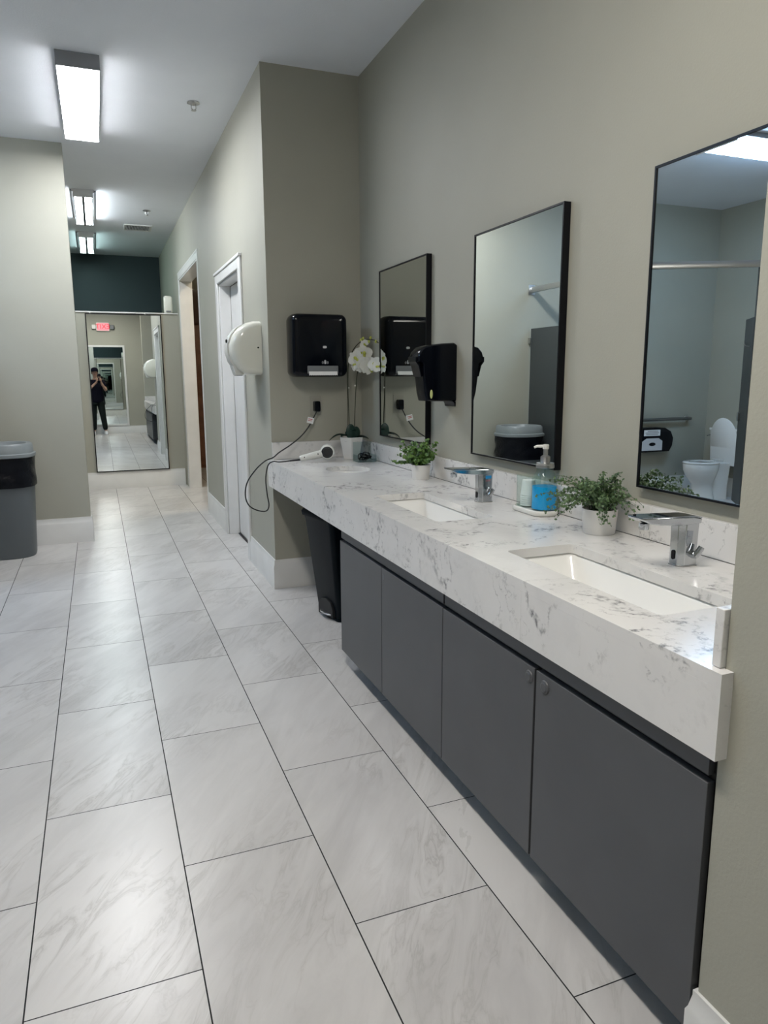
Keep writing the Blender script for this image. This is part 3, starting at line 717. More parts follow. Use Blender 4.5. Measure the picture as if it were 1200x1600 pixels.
# acrylic box with hair ties
t = thing('acrylic_box', 'clear acrylic tray box beside the orchid pot holding black hair ties', 'box', (1.61, 4.37, ZC))
xa, xb, ya, yb_ = 1.545, 1.672, 4.325, 4.43; z = ZC+.0006
obj('tray', MB().box(xa, xb, ya, yb_, z, z+.003).box(xa, xb, yb_-.003, yb_, z+.003, z+.125).box(xa, xa+.003, ya, yb_-.003, z+.003, z+.045).box(xb-.003, xb, ya, yb_-.003, z+.003, z+.045)
    .box(xa+.003, xb-.003, ya, ya+.003, z+.003, z+.022), M['acrylic'], t)
for k, (cx, cy, cz, R, nv) in enumerate(((1.590, 4.365, .925, .026, (.1, .5, 1)), (1.625, 4.37, .927, .027, (-.3, .4, 1)), (1.608, 4.385, .938, .026, (.2, -.6, 1)), (1.60, 4.35, .936, .022, (-.1, -.9, .6)),
                                         (1.634, 4.36, .945, .020, (1, -.3, .5)), (1.574, 4.37, .942, .018, (-1, -.4, .4)), (1.612, 4.36, .953, .024, (0, -.5, 1)))):
    mb = MB(); n = 40; pts = []
    q = Vector((0, 0, 1)).rotation_difference(Vector(nv).normalized())
    for i in range(n+1):
        a = 2*PI*i/n; pts.append(Vector((cx, cy, cz)) + q @ Vector(((R+.0015*math.sin(7*a))*math.cos(a), (R+.0015*math.sin(7*a))*math.sin(a), .002*math.sin(5*a))))
    mb.tube(pts, .0032, 7, cap=False)
    setp(obj('hair_tie', mb, M['black'], None, loc=(cx, cy, cz)), 'black elastic hair tie in the clear box beside the orchid', 'hair tie', 'black hair ties in the clear box')

# ================================================================== HAND DRYER (hall wall)
t = thing('hand_dryer', 'white rounded hand dryer on the wall corner beside the closed door', 'hand dryer', (XC, 5.06, 1.46))
prof = [(XC-.001, 1.830), (1.02, 1.829), (.975, 1.815), (.925, 1.785), (.885, 1.735), (.862, 1.675), (.862, 1.62), (.88, 1.56), (.915, 1.51), (.96, 1.482), (1.02, 1.472), (XC-.001, 1.470)]
rings = []
def scaled(s_, y):
    cx, cz = XC-.001, 1.65
    return [(cx-(cx-p[0])*s_, y, cz+(p[1]-cz)*(.25+.75*s_ if s_ < .95 else s_)) for p in prof]
ya, yb_ = 4.925, 5.215
for y, s_ in ((ya, .72), (ya+.002, .80), (ya+.010, .90), (ya+.022, .96), (ya+.045, 1.0), (ya+.10, 1.02), (ya+.20, 1.02), (yb_-.035, 1.0), (yb_-.014, .965), (yb_-.004, .92), (yb_, .86)): rings.append(scaled(s_, y))
obj('cover', MB().loft(rings), M['cream_enamel'], t, angle=60)
band = [(p[0]-.008 if 0 < i < 11 else p[0], p[1]) for i, p in enumerate(prof)][2:9]
bb = MB(); inner = [(p[0]+.012, p[1]) for p in band]
bb.prism([(p[0]-.006, p[1]) for p in band]+inner[::-1], 'y', ya+.085, yb_-.085)
obj('front_band', bb, M['white_plastic'], t)
obj('nozzle', MB().prism([(.878, 1.535), (.90, 1.47), (.955, 1.468), (.96, 1.50)], 'y', ya+.09, yb_-.09), M['white_plastic'], t, bevel=.006)
obj('air_outlet', MB().box(.905, .95, ya+.105, yb_-.105, 1.4655, 1.4685), M['black'], t)
obj('sensor_window', MB().ell((.8515, (ya+yb_)/2-.01, 1.70), (.006, .022, .014), 14, 8), M['black'], t)
obj('screw', MB().lathe([(.001, -.0015), (.006, -.0015), (.0065, .002), (.001, .002)], (1.043, ya+.001, 1.653), 14, 'y'), M['black'], t)

# ================================================================== SOAP DISPENSER (right wall)
t = thing('soap_dispenser', 'black wall soap dispenser with yellow-green level window between two mirrors', 'soap dispenser', (W, 3.36, 1.32))
ya, yb_ = 3.30, 3.425
pr = [(W-.001, 1.612), (1.705, 1.62), (1.64, 1.616), (1.57, 1.607), (1.535, 1.597), (1.513, 1.575), (1.505, 1.55), (1.504, 1.528), (1.520, 1.526), (1.530, 1.515), (1.535, 1.45), (1.545, 1.37), (1.556, 1.328), (1.60, 1.326), (W-.02, 1.324), (W-.001, 1.324)]
cxs, czs = 1.63, 1.47
rings = []
for y, s_ in ((ya, .95), (ya+.006, .985), (ya+.02, 1.0), (yb_-.02, 1.0), (yb_-.006, .985), (yb_, .95)):
    rings.append([((cxs+(p[0]-cxs)*s_) if p[0] < W-.003 else p[0], y, czs+(p[1]-czs)*s_) for p in pr])
obj('body', MB().loft(rings), M['black'], t, angle=40)
obj('push_cover', MB().prism([(1.500, 1.55), (1.503, 1.528), (1.519, 1.512), (1.530, 1.45), (1.524, 1.45), (1.510, 1.505), (1.494, 1.525), (1.494, 1.55)], 'y', ya+.015, yb_-.015), M['black'], t, bevel=.002)
obj('level_window', MB().ell((1.5755, ya+.001, 1.363), (.0085, .003, .024), 14, 8), M['green_win'], t)
obj('drip_lip', MB().prism([(1.700, 1.324), (W-.001, 1.324), (W-.001, 1.298), (W-.005, 1.298), (W-.009, 1.314)], 'y', ya+.005, yb_-.005), M['black'], t)

# ================================================================== FAUCETS
def faucet(cy, label, sticker):
    cx = 1.568; t = thing('faucet', label, 'faucet', (cx, cy, ZC), 'chrome sensor faucets')
    z = ZC+.0003
    # body: six-sided, a shade wider at the top
    def ring(zz, k): return [(cx+p[0]*k, cy+p[1]*k, zz) for p in ((-.038, -.014), (-.024, -.030), (.020, -.030), (.028, -.022), (.028, .022), (.020, .030), (-.024, .030), (-.038, .014))]
    obj('base_ring', MB().loft([ring(z, 1.06), ring(z+.003, 1.06)]), M['steel'], t)
    obj('body', MB().loft([ring(z+.003, 1), ring(z+.06, .99), ring(z+.128, 1.03)]), M['chrome'], t, bevel=.0015, angle=25)
    sp = [(cx+.028, z+.125), (cx-.04, z+.123), (cx-.12, z+.130), (cx-.155, z+.136), (cx-.182, z+.148), (cx-.186, z+.154), (cx+.0, z+.146), (cx+.030, z+.140)]
    m = MB(); rings = []
    for y, k in ((-.032, 1.0), (-.028, 1), (.028, 1), (.032, 1.0)):
        rings.append([(p[0], cy+y, p[1]) for p in sp])
    obj('spout', m.loft(rings), M['chrome'], t, bevel=.003)
    obj('top_plate', MB().prism([(cx+.030, z+.1405), (cx, z+.1465), (cx-.185, z+.1545), (cx-.185, z+.1565), (cx, z+.149), (cx+.030, z+.1435)], 'y', cy-.031, cy+.031), M['chrome_top'], t)
    obj('aerator', MB().lathe([(.001, 0), (.013, 0), (.0145, .003), (.0145, .018), (.001, .018)], (cx-.152, cy, z+.116), 20), M['chrome'], t)
    obj('sensor_window', MB().prism(rrect(cy-.006, cy+.006, z+.018, z+.046, .006), 'x', cx-.0405, cx-.036), M['black'], t)
    pv = [(cx-.018, z+.062), (cx-.008, z+.056), (cx-.002, z+.075), (cx+.0, z+.105), (cx-.021, z+.108), (cx-.022, z+.075)]
    obj('side_inset', MB().prism(pv, 'y', cy-.0315, cy-.029), M['chrome_top'], t)
    lv = MB().tube([(cx+.006, cy-.028, z+.034), (cx+.006, cy-.040, z+.036)], .011, 14)
    lv.tube([(cx+.002, cy-.041, z+.032), (cx+.010, cy-.045, z+.044), (cx+.018, cy-.048, z+.060)], [.009, .010, .0085], 12)
    obj('mixer_lever', lv, M['chrome'], t)
    if sticker:
        obj('sticker', MB().box(cx-.012, cx+.016, cy-.0325, cy-.0305, z+.105, z+.118), M['sticker'], t)
        obj('small_print', MB().box(cx-.012, cx+.010, cy-.0325, cy-.0305, z+.094, z+.096), M['red'], t)
faucet(SA[0], 'chrome sensor faucet with a small blue sticker, at the sink farther from the camera', True)
faucet(SB[0], 'plain chrome sensor faucet at the sink nearest the camera', False)

# ================================================================== BOTTLE, CUPS, TRAY
t = thing('caddy_tray', 'white oval tray on the counter under the pump bottle and cup holder', 'tray', (1.626, 2.424, ZC))
obj('tray', MB().loft([[(p[0], p[1], zz) for p in rrect(1.570+i_, 1.682-i_, 2.315+i_, 2.533-i_, .045, 8)] for zz, i_ in ((ZC+.0005, .004), (ZC+.004, 0), (ZC+.018, 0), (ZC+.022, .003), (ZC+.022, .006), (ZC+.016, .008))]), M['white_plastic'], t, angle=60)
bx, by, bz = 1.630, 2.368, ZC+.0168
t = thing('pump_bottle', 'clear pump bottle of bright blue liquid on the white tray', 'bottle', (bx, by, bz))
def sq(r, k=.30): return [(bx+p[0], by+p[1]) for p in rrect(-r, r, -r, r, r*k*2 if k < .5 else r*.99, 6)]
def sqr(r, z_, k=.35): return [(p[0], p[1], z_) for p in sq(r, k)]
outer = [(.040, 0, .35), (.045, .004, .35), (.046, .03, .35), (.046, .115, .36), (.044, .135, .40), (.038, .150, .46), (.034, .158, .5), (.033, .176, .5)]
inner = [(.031, .176, .5), (.032, .157, .5), (.036, .149, .46), (.042, .134, .40), (.0435, .115, .36), (.0435, .008, .35), (.03, .006, .35)]
obj('bottle', MB().loft([sqr(r, bz+z_, k) for r, z_, k in outer+inner]), M['glass'], t, angle=60)
obj('liquid', MB().loft([sqr(r, bz+z_, k) for r, z_, k in ((.03, .0068, .35), (.0430, .009, .35), (.0430, .098, .36), (.0428, .0995, .36))]), M['liquid'], t, angle=60)
obj('dip_tube', MB().tube([(bx, by, bz+.0997), (bx, by, bz+.175)], .004, 10), M['glass'], t)
obj('neck_ring', MB().lathe([(.034, 0), (.036, .002), (.036, .012), (.034, .014), (.0345, .02), (.001, .02)], (bx, by, bz+.172), 28), M['steel'], t)
pp = MB().lathe([(.001, .018), (.018, .018), (.019, .02), (.019, .042), (.014, .046), (.009, .048), (.009, .072), (.001, .072)], (bx, by, bz+.174), 24)
obj('pump_collar', pp, M['steel'], t)
ph = MB().lathe([(.001, 0), (.011, 0), (.0125, .004), (.0125, .016), (.009, .019), (.001, .019)], (bx, by, bz+.246), 20).tube([(bx, by, bz+.257), (bx-.028, by+.018, bz+.257), (bx-.038, by+.024, bz+.252)], [.007, .0055, .0045], 10)
obj('pump_head', ph, M['white_plastic'], t)
kx, ky = 1.630, 2.478
t = thing('cup_holder', 'clear open cup holder on the white tray behind the pump bottle', 'holder', (kx, ky, bz))
def qr(x0_, x1_, y0_, y1_, r, z_): return [(p[0], p[1], z_) for p in rrect(x0_, x1_, y0_, y1_, r, 5)]
obj('holder', MB().loft([qr(kx-.041, kx+.041, ky-.036, ky+.040, .02, bz), qr(kx-.043, kx+.043, ky-.038, ky+.042, .022, bz+.13), qr(kx-.0415, kx+.0415, ky-.0365, ky+.0405, .02, bz+.13), qr(kx-.0395, kx+.0395, ky-.0345, ky+.0385, .018, bz+.003)]), M['glass'], t, angle=60)
for k in range(6):
    z_ = bz+.0045+k*.0085
    cm = MB().lathe([(.033, 0), (.0335, .002), (.0315, .006), (.0255, .062), (.001, .062), (.001, .060), (.0245, .060), (.0305, .004)], (kx, ky+.002, z_), 28, cap=False)
    o = obj('paper_cup', cm, M['paper'], None, loc=(kx, ky+.002, z_))
    setp(o, 'white paper cup upside down in the clear holder, top of the stack' if k == 5 else 'white paper cup inside the upside-down stack in the clear holder', 'cup', 'paper cups stacked in the clear holder')

# ================================================================== POTTED PLANTS
def leaf_disc(mb, c, nrm, r, asp=1.0, n=7):
    nrm = Vector(nrm).normalized(); a = nrm.cross(Vector((random.random(), random.random(), random.random()))).normalized(); b = nrm.cross(a)
    c = Vector(c); vs = [c+nrm*r*.18]+[c+a*r*math.cos(2*PI*k/n)*asp+b*r*math.sin(2*PI*k/n) for k in range(n)]
    mb.add(vs, [[0, 1+k, 1+(k+1) % n] for k in range(n)])
def plant(c, rp, hp, label, kind):
    cx, cy = c; t = thing('potted_plant', label, 'plant', (cx, cy, ZC))
    z = ZC+.0005
    if kind == 'a': prof = [(rp*.86, 0), (rp*.88, .003), (rp, hp), (rp*.93, hp), (rp*.90, hp-.012)]
    else: prof = [(rp*.86, 0), (rp*.89, .003), (rp, hp), (rp*.95, hp), (rp*.92, hp-.012)]
    obj('pot', MB().lathe(prof, (cx, cy, z), 40), M['pot'], t, angle=50)
    obj('soil', MB().lathe([(.001, .006), (rp*.6, .004), (rp*.9, 0), (.001, -.001)], (cx, cy, z+hp-.012), 24), M['soil'], t)
    st = MB(); lf = MB(); XM = 1.672
    rnd = random.Random(3 if kind == 'a' else 5)
    def ok(p): return p.x < XM and p.z > ZC+.02
    if kind == 'a':
        for k in range(46):
            a = rnd.uniform(0, 2*PI); el = rnd.uniform(.35, 1.45); ln = rnd.uniform(.10, .165)*(1 if el > .6 else .8)
            if k < 2: a, el, ln = (PI*.62+k*.12, .02, .19)
            d = Vector((math.cos(a)*math.cos(el), math.sin(a)*math.cos(el), math.sin(el)))
            p0 = Vector((cx+rnd.uniform(-.02, .02), cy+rnd.uniform(-.02, .02), z+hp-.006)); pts = []
            for i in range(9):
                u = i/8; pts.append(p0+d*ln*u+Vector((0, 0, .02*u-.02*u*u)))
            pts = [p for p in pts if ok(p)]
            if len(pts) < 3: continue
            st.tube(pts, .0013, 5)
            for i, p in enumerate(pts[2:]):
                for s_ in range(3):
                    dd = Vector((rnd.uniform(-1, 1), rnd.uniform(-1, 1), rnd.uniform(-.4, .8))).normalized(); q = p+dd*.009
                    if ok(q): leaf_disc(lf, q, (rnd.uniform(-1, 1), rnd.uniform(-1, .2), rnd.uniform(-.1, 1)), rnd.uniform(.0085, .0135)*(1-.05*i))
    else:
        for k in range(120):
            a = rnd.uniform(0, 2*PI); el = rnd.uniform(.65, 1.5); ln = rnd.uniform(.16, .24)
            d = Vector((math.cos(a)*math.cos(el), math.sin(a)*math.cos(el)*(1.0 if math.sin(a) > 0 else 1.3), math.sin(el)))
            p0 = Vector((cx+rnd.uniform(-.03, .03), cy+rnd.uniform(-.03, .03), z+hp-.006)); pts = []
            for i in range(13):
                u = i/12; p = p0+d*ln*u+Vector((math.cos(a)*.05*u*u, math.sin(a)*.04*u*u, -(.09 if abs(math.sin(a)) < .75 else .15)*u**2.5))
                if ok(p): pts.append(p)
                else: break
            if len(pts) < 4: continue
            st.tube(pts, .0008, 4)
            for i, p in enumerate(pts[2:]):
                for s_ in range(3):
                    dd = Vector((rnd.uniform(-1, 1), rnd.uniform(-1, 1), rnd.uniform(-.7, .7))).normalized(); q = p+dd*rnd.uniform(.004, .012)
                    if ok(q): leaf_disc(lf, q, (rnd.uniform(-1, 1), rnd.uniform(-1, .2), rnd.uniform(-.1, 1)), rnd.uniform(.0032, .0056), n=6)
    obj('stems', st, M['stem'], t); obj('foliage', lf, M['leaf'] if kind == 'a' else M['leaf2'], t, angle=5)
plant((1.605, 3.49), .052, .078, 'bushy round-leaved green plant in a small white pot, farther one on the counter', 'a')
plant((1.617, 2.01), .062, .088, 'feathery small-leaved green plant in a white pot, beside the near faucet', 'b')

# ================================================================== BINS
t = thing('pedal_bin', 'slim black pedal bin standing under the counter', 'bin', (1.205, 4.145, 0))
def rr3(x0_, x1_, y0_, y1_, r, z_): return [(p[0], p[1], z_) for p in rrect(x0_, x1_, y0_, y1_, r, 5)]
obj('body', MB().loft([rr3(1.205, 1.60, 3.885, 4.145, .03, .012), rr3(1.20, 1.605, 3.88, 4.15, .03, .02), rr3(1.135, 1.62, 3.845, 4.185, .03, .60), rr3(1.128, 1.625, 3.84, 4.19, .03, .625)]), M['bin_black'], t, angle=50)
obj('lid', MB().loft([rr3(1.118, 1.63, 3.835, 4.195, .03, .626), rr3(1.115, 1.63, 3.832, 4.198, .03, .65), rr3(1.125, 1.62, 3.84, 4.19, .03, .668), rr3(1.15, 1.60, 3.87, 4.16, .03, .674)]), M['bin_black'], t, angle=40)
obj('base', MB().loft([rr3(1.197, 1.61, 3.875, 4.155, .03, 0.001), rr3(1.197, 1.61, 3.875, 4.155, .03, .012)]), M['bin_black'], t)
pe = [(1.215, 3.935), (1.185, 3.94), (1.165, 3.965), (1.158, 4.01), (1.165, 4.055), (1.185, 4.085), (1.215, 4.09)]
obj('pedal', MB().prism(pe, 'z', .028, .038), M['steel'], t, bevel=.003)
obj('pedal_arch', MB().prism([(3.925+.0, .02), (3.925, .07), (3.95, .11), (4.01, .125), (4.07, .11), (4.10, .07), (4.10, .02)], 'x', 1.180, 1.212), M['blackm'], t)

bpy.data.objects['pedal_bin'].rotation_euler = (0, 0, .207)
gx, gy, rx_, ry_ = -.765, 6.52, .205, .19
t = thing('trash_bin', 'tall grey round-ended trash bin with black liner against the left wall', 'bin', (gx, gy, 0))
def el(rx2, ry2, z_, n=48, wob=0, ph=0):
    out = []
    for k in range(n):
        a = 2*PI*k/n; c_, s_ = math.cos(a), math.sin(a); e = .75
        r_ = 1+wob*math.sin(9*a+ph)+wob*.6*math.sin(17*a+ph*2)
        out.append((gx+rx2*r_*abs(c_)**e*(1 if c_ > 0 else -1), gy+ry2*r_*abs(s_)**e*(1 if s_ > 0 else -1), z_))
    return out
obj('body', MB().loft([el(rx_*.93, ry_*.93, 0.001), el(rx_*.95, ry_*.95, .02), el(rx_*1.09, ry_*1.09, .60), el(rx_*1.13, ry_*1.13, .82)]), M['bin_grey'], t, angle=60)
lr = []
for i in range(15):
    u = i/14; z_ = .60+u*.235
    lr.append(el(rx_*(1.155+.02*math.sin(u*9)), ry_*(1.155+.02*math.sin(u*9)), z_-(.012 if i == 0 else 0), 72, .009, i*.9))
obj('liner', MB().loft([el(rx_*1.11, ry_*1.11, .605, 72)]+lr+[el(rx_*1.1, ry_*1.1, .835, 72)], cap=False), M['bag'], t, angle=80)
obj('lid', MB().loft([el(rx_*1.17, ry_*1.17, .826), el(rx_*1.22, ry_*1.22, .832), el(rx_*1.22, ry_*1.22, .855), el(rx_*1.15, ry_*1.15, .862), el(rx_*1.12, ry_*1.12, .925), el(rx_*1.06, ry_*1.06, .938), el(rx_*.9, ry_*.9, .936), el(rx_*.8, ry_*.8, .90)]), M['lid_grey'], t, angle=40)

# ================================================================== TOILET STALL
t = thing('stall_partition', 'charcoal toilet stall partition with open door under a metal headrail', 'partition', (-1.06, 5.2, 0))
PX = -1.06
obj('panel', MB().box(PX-.0125, PX+.0125, 5.35, SY-.03, .30, 1.955), M['part'], t, bevel=.003)
obj('wall_bracket', MB().box(PX-.03, PX+.03, SY-.045, SY-.001, 1.80, 1.86), M['steel'], t, bevel=.002)
obj('wall_bracket', MB().box(PX-.03, PX+.03, SY-.045, SY-.001, .42, .48), M['steel'], t, bevel=.002)
obj('leg', MB().box(PX-.0125, PX+.0125, 5.35, 5.47, .002, .30), M['part'], t, bevel=.003)
obj('headrail', MB().prism([(PX-.02, 2.335), (PX+.02, 2.335), (PX+.024, 2.36), (PX+.012, 2.39), (PX-.02, 2.39)], 'y', 5.01, SY-.001), M['steel'], t)
ra = math.atan2(-.41, -.80); Mr = Matrix.Translation((PX-.005, 5.03, 0)) @ Matrix.Rotation(ra, 4, 'Z')
obj('headrail', MB().prism([(-.02, 2.335), (.02, 2.335), (.024, 2.36), (.012, 2.39), (-.02, 2.39)], 'x', 0, 1.25).xf(Mr), M['steel'], t)
obj('pilaster', MB().box(.88, 1.22, -.0125, .0125, .002, 2.334).xf(Mr), M['part'], t, bevel=.003)
obj('rail_flange', MB().box(PX-.04, PX+.04, SY-.008, SY-.001, 2.31, 2.415), M['steel'], t, bevel=.002)
Mx = Matrix.Translation((-1.955, 4.66, 0)) @ Matrix.Rotation(math.radians(128), 4, 'Z')
do = obj('door', MB().box(0, .58, -.0125, .0125, .25, 1.955).xf(Mx), M['part'], t, bevel=.003)
obj('latch', MB().box(.50, .56, -.03, -.013, 1.02, 1.10).box(.58, .62, -.008, .008, 1.05, 1.07).xf(Mx), M['steel'], do, bevel=.002)
obj('coat_hook', MB().tube([(.30, -.013, 1.7), (.30, -.05, 1.71), (.30, -.06, 1.735)], .006, 8).xf(Mx), M['steel'], do)
obj('hinge', MB().box(-1.99, -1.945, 4.625, 4.66, 1.84, 1.88), M['blackm'], t)
obj('hinge', MB().box(-1.99, -1.945, 4.625, 4.66, .5, .54), M['blackm'], t)
t = thing('grab_bar', 'long steel grab bar on the stall wall above the tissue dispenser', 'grab bar', (-2.85, SY, .93))
g = catmull([(-3.33, SY-.002, .93), (-3.33, SY-.045, .93), (-3.30, SY-.06, .93), (-2.8, SY-.06, .93), (-2.30, SY-.06, .93), (-2.27, SY-.045, .93), (-2.27, SY-.002, .93)], 6)
obj('bar', MB().tube(g, .019, 14), M['bar'], t)
for x in (-3.33, -2.27): obj('flange', MB().lathe([(.001, -.008), (.034, -.008), (.038, -.001), (.001, -.001)], (x, SY, .93), 20, 'y'), M['steel'], t)
t = thing('tissue_dispenser', 'black rounded toilet tissue dispenser with white label, below the grab bar', 'tissue dispenser', (-2.76, SY, .56))
pts = [(-2.44, .55), (-2.42, .60), (-2.45, .70), (-2.48, .79), (-2.56, .835), (-2.75, .845), (-2.90, .835), (-2.99, .79), (-3.03, .71), (-3.02, .62), (-2.98, .55)]
obj('body', MB().prism(pts, 'y', SY-.13, SY-.001), M['black'], t, bevel=.012, seg=3)
obj('label', MB().box(-2.82, -2.58, SY-.1325, SY-.1312, .745, .815), M['paper'], t)
obj('roll_window', MB().prism([(-2.56, .57), (-2.56, .68), (-2.62, .715), (-2.80, .715), (-2.86, .68), (-2.86, .57)], 'y', SY-.1325, SY-.1312), M['silver_mark'], t)
obj('label_print', MB().box(-2.79, -2.63, SY-.1332, SY-.1326, .795, .803).box(-2.80, -2.60, SY-.1332, SY-.1326, .776, .784).box(-2.79, -2.61, SY-.1332, SY-.1326, .758, .766), M['grey_plastic'], t)
obj('window_print', MB().ell((-2.71, SY-.1332, .645), (.05, .001, .022), 12, 6), M['black'], t)
# toilet, facing +x, tank against the left wall
ty = 6.35
t = thing('toilet', 'white toilet with raised lid in the stall, reflected in the near mirror', 'toilet', (-3.2, ty, 0))
def egg(cx, a, b, z_, n=36, back=.75):
    out = []
    for k in range(n):
        th = 2*PI*k/n; c_ = math.cos(th); out.append((cx+(a if c_ > 0 else a*back)*c_, ty+b*math.sin(th)*(1 if c_ > 0 else 1), z_))
    return out
bowl = [egg(-3.21, .165, .115, .001), egg(-3.21, .16, .11, .03), egg(-3.20, .145, .10, .12), egg(-3.19, .15, .105, .20), egg(-3.17, .20, .15, .28), egg(-3.165, .232, .178, .36), egg(-3.165, .24, .185, .425), egg(-3.165, .235, .18, .435),
        egg(-3.165, .19, .135, .435), egg(-3.165, .17, .12, .38), egg(-3.165, .10, .07, .26), egg(-3.165, .02, .02, .24)]
obj('bowl', MB().loft(bowl), M['ceramic'], t, angle=60)
obj('seat', MB().loft([egg(-3.165, .238, .186, .437), egg(-3.165, .243, .19, .447), egg(-3.165, .236, .183, .457), egg(-3.165, .175, .12, .457), egg(-3.165, .17, .115, .447), egg(-3.165, .175, .12, .437)], cap=False), M['ceramic'], t, angle=60)
obj('pedestal_back', MB().loft([rr3(-3.50, -3.30, ty-.09, ty+.09, .03, .001), rr3(-3.50, -3.28, ty-.085, ty+.085, .03, .15), rr3(-3.50, -3.25, ty-.11, ty+.11, .03, .43)]), M['ceramic'], t, angle=60)
obj('tank', MB().loft([rr3(-3.64, -3.47, ty-.20, ty+.20, .03, .40), rr3(-3.645, -3.46, ty-.22, ty+.22, .03, .80)]), M['ceramic'], t, angle=60)
obj('tank_lid', MB().loft([rr3(-3.648, -3.452, ty-.23, ty+.23, .03, .801), rr3(-3.648, -3.452, ty-.23, ty+.23, .03, .83)]), M['ceramic'], t, angle=60, bevel=.005)
lid = MB().loft([egg(0, .25, .19, 0, back=.95), egg(0, .255, .195, .006, back=.95), egg(0, .25, .19, .016, back=.95)])
lid.v = [Vector((v.x, v.y-ty, v.z)) for v in lid.v]
lid.xf(Matrix.Translation((-3.455, ty, .70)) @ Matrix.Rotation(math.radians(-84), 4, 'Y'))
obj('lid', lid, M['ceramic'], t, angle=60)
obj('hinge', MB().tube([(-3.40, ty-.08, .462), (-3.40, ty+.08, .462)], .012, 8), M['ceramic'], t)
obj('flush_lever', MB().tube([(-3.50, ty+.222, .74), (-3.50, ty+.235, .74), (-3.45, ty+.235, .73)], .007, 8), M['chrome'], t)

# ================================================================== END OF HALL: freshener, side room wood
t = thing('air_freshener', 'white rounded air freshener standing on the end partition ledge', 'air freshener', (.955, 10.09, 2.30))
obj('body', MB().loft([rr3(.90, 1.005, 10.06, 10.13, .03, 2.3005), rr3(.895, 1.01, 10.055, 10.135, .03, 2.32), rr3(.895, 1.01, 10.055, 10.135, .03, 2.50), rr3(.91, .995, 10.07, 10.12, .025, 2.52)]), M['cream_enamel'], t, angle=60)
obj('grille', MB().box(.92, .985, 10.052, 10.056, 2.31, 2.33), M['grey_plastic'], t)
t = thing('wood_cabinet', 'tall brown wooden cabinet seen through the open doorway', 'cabinet', (1.9, 12.0, 0))
obj('body', MB().box(1.28, 2.55, 11.86, FY-.351, .0, 2.28), M['wood'], t, bevel=.004)
obj('crown', MB().prism([(11.86, 2.28), (11.84, 2.30), (11.80, 2.36), (11.80, 2.42), (11.78, 2.46), (11.78, 2.62), (11.75, 2.70), (11.75, 2.80), (FY-.352, 2.80), (FY-.352, 2.28)], 'x', 1.28, 2.55), M['wood_dark'], t)
obj('door', MB().box(1.32, 1.90, 11.84, 11.859, .06, 2.24), M['wood'], t, bevel=.003)
obj('door', MB().box(1.92, 2.50, 11.84, 11.859, .06, 2.24), M['wood'], t, bevel=.003)

# ================================================================== PHOTOGRAPHER
PXc, PYc = -.09, -.30
pt = thing('person', 'person in black T-shirt, dark trousers and black cap taking a phone photo', 'person', (PXc, PYc, 0))
def P(x, y, z): return (PXc+x, PYc+y, z)
V_ = []; E_ = []; R_ = []
def av(p, r, par=None):
    V_.append(p); R_.append(r)
    if par is not None: E_.append((par, len(V_)-1))
    return len(V_)-1
pel = av(P(0, 0, .93), (.155, .11)); spn = av(P(0, 0, 1.12), (.145, .10), pel); chs = av(P(0, 0, 1.32), (.165, .11), spn)
nk = av(P(0, .0, 1.44), .06, chs); nk2 = av(P(0, .015, 1.52), .052, nk); hd = av(P(0, .02, 1.60), (.072, .088), nk2); hd2 = av(P(0, .01, 1.68), (.072, .088), hd)
for s in (-1, 1):
    hp_ = av(P(s*.09, 0, .87), .088, pel); kn = av(P(s*(.13 if s > 0 else .10), .03, .50), .058, hp_); an = av(P(s*(.17 if s > 0 else .11), 0, .11), .040, kn)
    av(P(s*(.20 if s > 0 else .12), .10, .045), .036, an)
body_arms = []
for s in (-1, 1):
    sh = av(P(s*.165, 0, 1.37), .060, chs); el_ = av(P(s*(.25 if s > 0 else .21), .06, 1.15), .042, sh)
    wr = av(P(s*.045+.085, .215, 1.385), .027, el_)
    hn = av(P(s*.048+.088, .238, 1.425), (.034, .018), wr)
    for k in range(4):
        z_ = 1.418+k*.018; bx_ = s*.044+.09
        a = av(P(bx_+s*.004, .262, z_), .0095, hn); b = av(P(bx_-s*.012, .284, z_+.004), .0085, a); av(P(bx_-s*.030, .286, z_+.004), .0075, b)
    a = av(P(s*.040+.09, .252, 1.405), .0105, hn); av(P(s*.024+.09, .262, 1.42), .009, a)
bd = skin(V_, E_, R_)
obj('body', bd, M['skin'], pt, angle=180)
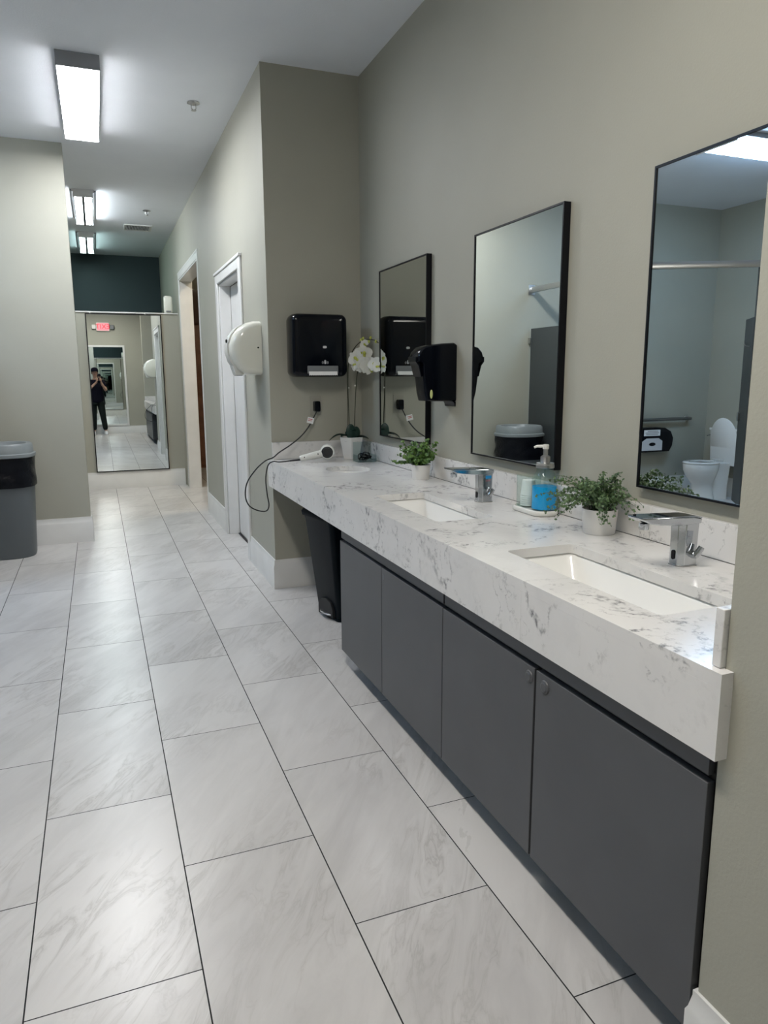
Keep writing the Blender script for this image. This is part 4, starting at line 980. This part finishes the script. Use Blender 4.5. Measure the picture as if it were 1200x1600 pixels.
# facial features
fc = MB().ell(P(0, .105, 1.60), (.012, .018, .02), 10, 8)
obj('nose', fc, M['skin'], pt)
obj('eye', MB().ell(P(-.03, .094, 1.632), (.011, .008, .006), 10, 6).ell(P(.03, .094, 1.632), (.011, .008, .006), 10, 6), M['black'], pt)
obj('mouth', MB().ell(P(0, .098, 1.563), (.024, .008, .005), 10, 6), M['red'], pt)
obj('ear', MB().ell(P(-.078, .015, 1.61), (.008, .018, .03), 8, 8).ell(P(.078, .015, 1.61), (.008, .018, .03), 8, 8), M['skin'], pt)
obj('hair', MB().ell(P(0, -.015, 1.635), (.082, .088, .085), 18, 12), M['black'], pt)
obj('cap', MB().lathe([(.090, 0), (.092, .03), (.082, .07), (.05, .095), (.001, .105)], P(0, .008, 1.655), 28, sy=1.12).loft([[P(x, y, z) for x, y, z in ((-.075, .07, 1.668), (-.06, .15, 1.662), (0, .185, 1.660), (.06, .15, 1.662), (.075, .07, 1.668))], [P(x, y, z) for x, y, z in ((-.075, .07, 1.676), (-.06, .15, 1.670), (0, .185, 1.668), (.06, .15, 1.670), (.075, .07, 1.676))]]), M['shirt'], pt, angle=60)
V_ = []; E_ = []; R_ = []
a0 = av(P(0, 0, .80), (.20, .155)); a01 = av(P(0, 0, .92), (.20, .15), a0); a1 = av(P(0, 0, 1.10), (.19, .14), a01); a2 = av(P(0, 0, 1.32), (.205, .145), a1); av(P(0, 0, 1.44), (.10, .09), a2)
for s in (-1, 1):
    b = av(P(s*.175, 0, 1.37), .080, a2); av(P(s*(.225 if s > 0 else .20), .035, 1.23), .068, b)
obj('t_shirt', skin(V_, E_, R_), M['shirt'], pt, angle=180)
V_ = []; E_ = []; R_ = []
a0 = av(P(0, 0, .95), (.168, .122))
for s in (-1, 1):
    a = av(P(s*.095, 0, .83), .108, a0); b = av(P(s*(.13 if s > 0 else .10), .03, .50), .082, a); c = av(P(s*(.165 if s > 0 else .11), .01, .18), .070, b); av(P(s*(.17 if s > 0 else .11), .005, .11), .055, c)
obj('trousers', skin(V_, E_, R_), M['pants'], pt, angle=180)
for s in (-1, 1):
    sx_ = s*(.18 if s > 0 else .115)
    obj('shoe', MB().loft([[P(sx_+.045*math.sin(2*PI*k/16)*kx+s*.02*(1 if s > 0 else .3)*(math.cos(2*PI*k/16)), .055+.14*math.cos(2*PI*k/16)*kx, zz) for k in range(16)] for zz, kx in ((.001, .95), (.02, 1.02), (.05, .98), (.085, .7), (.10, .5))]), M['shoe'], pt, angle=60)
ph = thing('smartphone', 'dark smartphone held up in both hands by the photographer', 'phone', (0, -.022, 1.40))
obj('case', MB().prism(rrect(-.037, .037, 1.385, 1.465, .010).__class__(rrect(-.037, .037, 1.335, 1.480, .010)), 'y', -.030, -.022), M['black'], ph, bevel=.001)
obj('lens', MB().lathe([(.001, .002), (.007, .002), (.008, 0), (.001, 0)], (-.018, -.022, 1.462), 14, 'y').lathe([(.001, .002), (.007, .002), (.008, 0), (.001, 0)], (-.018, -.022, 1.442), 14, 'y'), M['chrome_top'], ph)
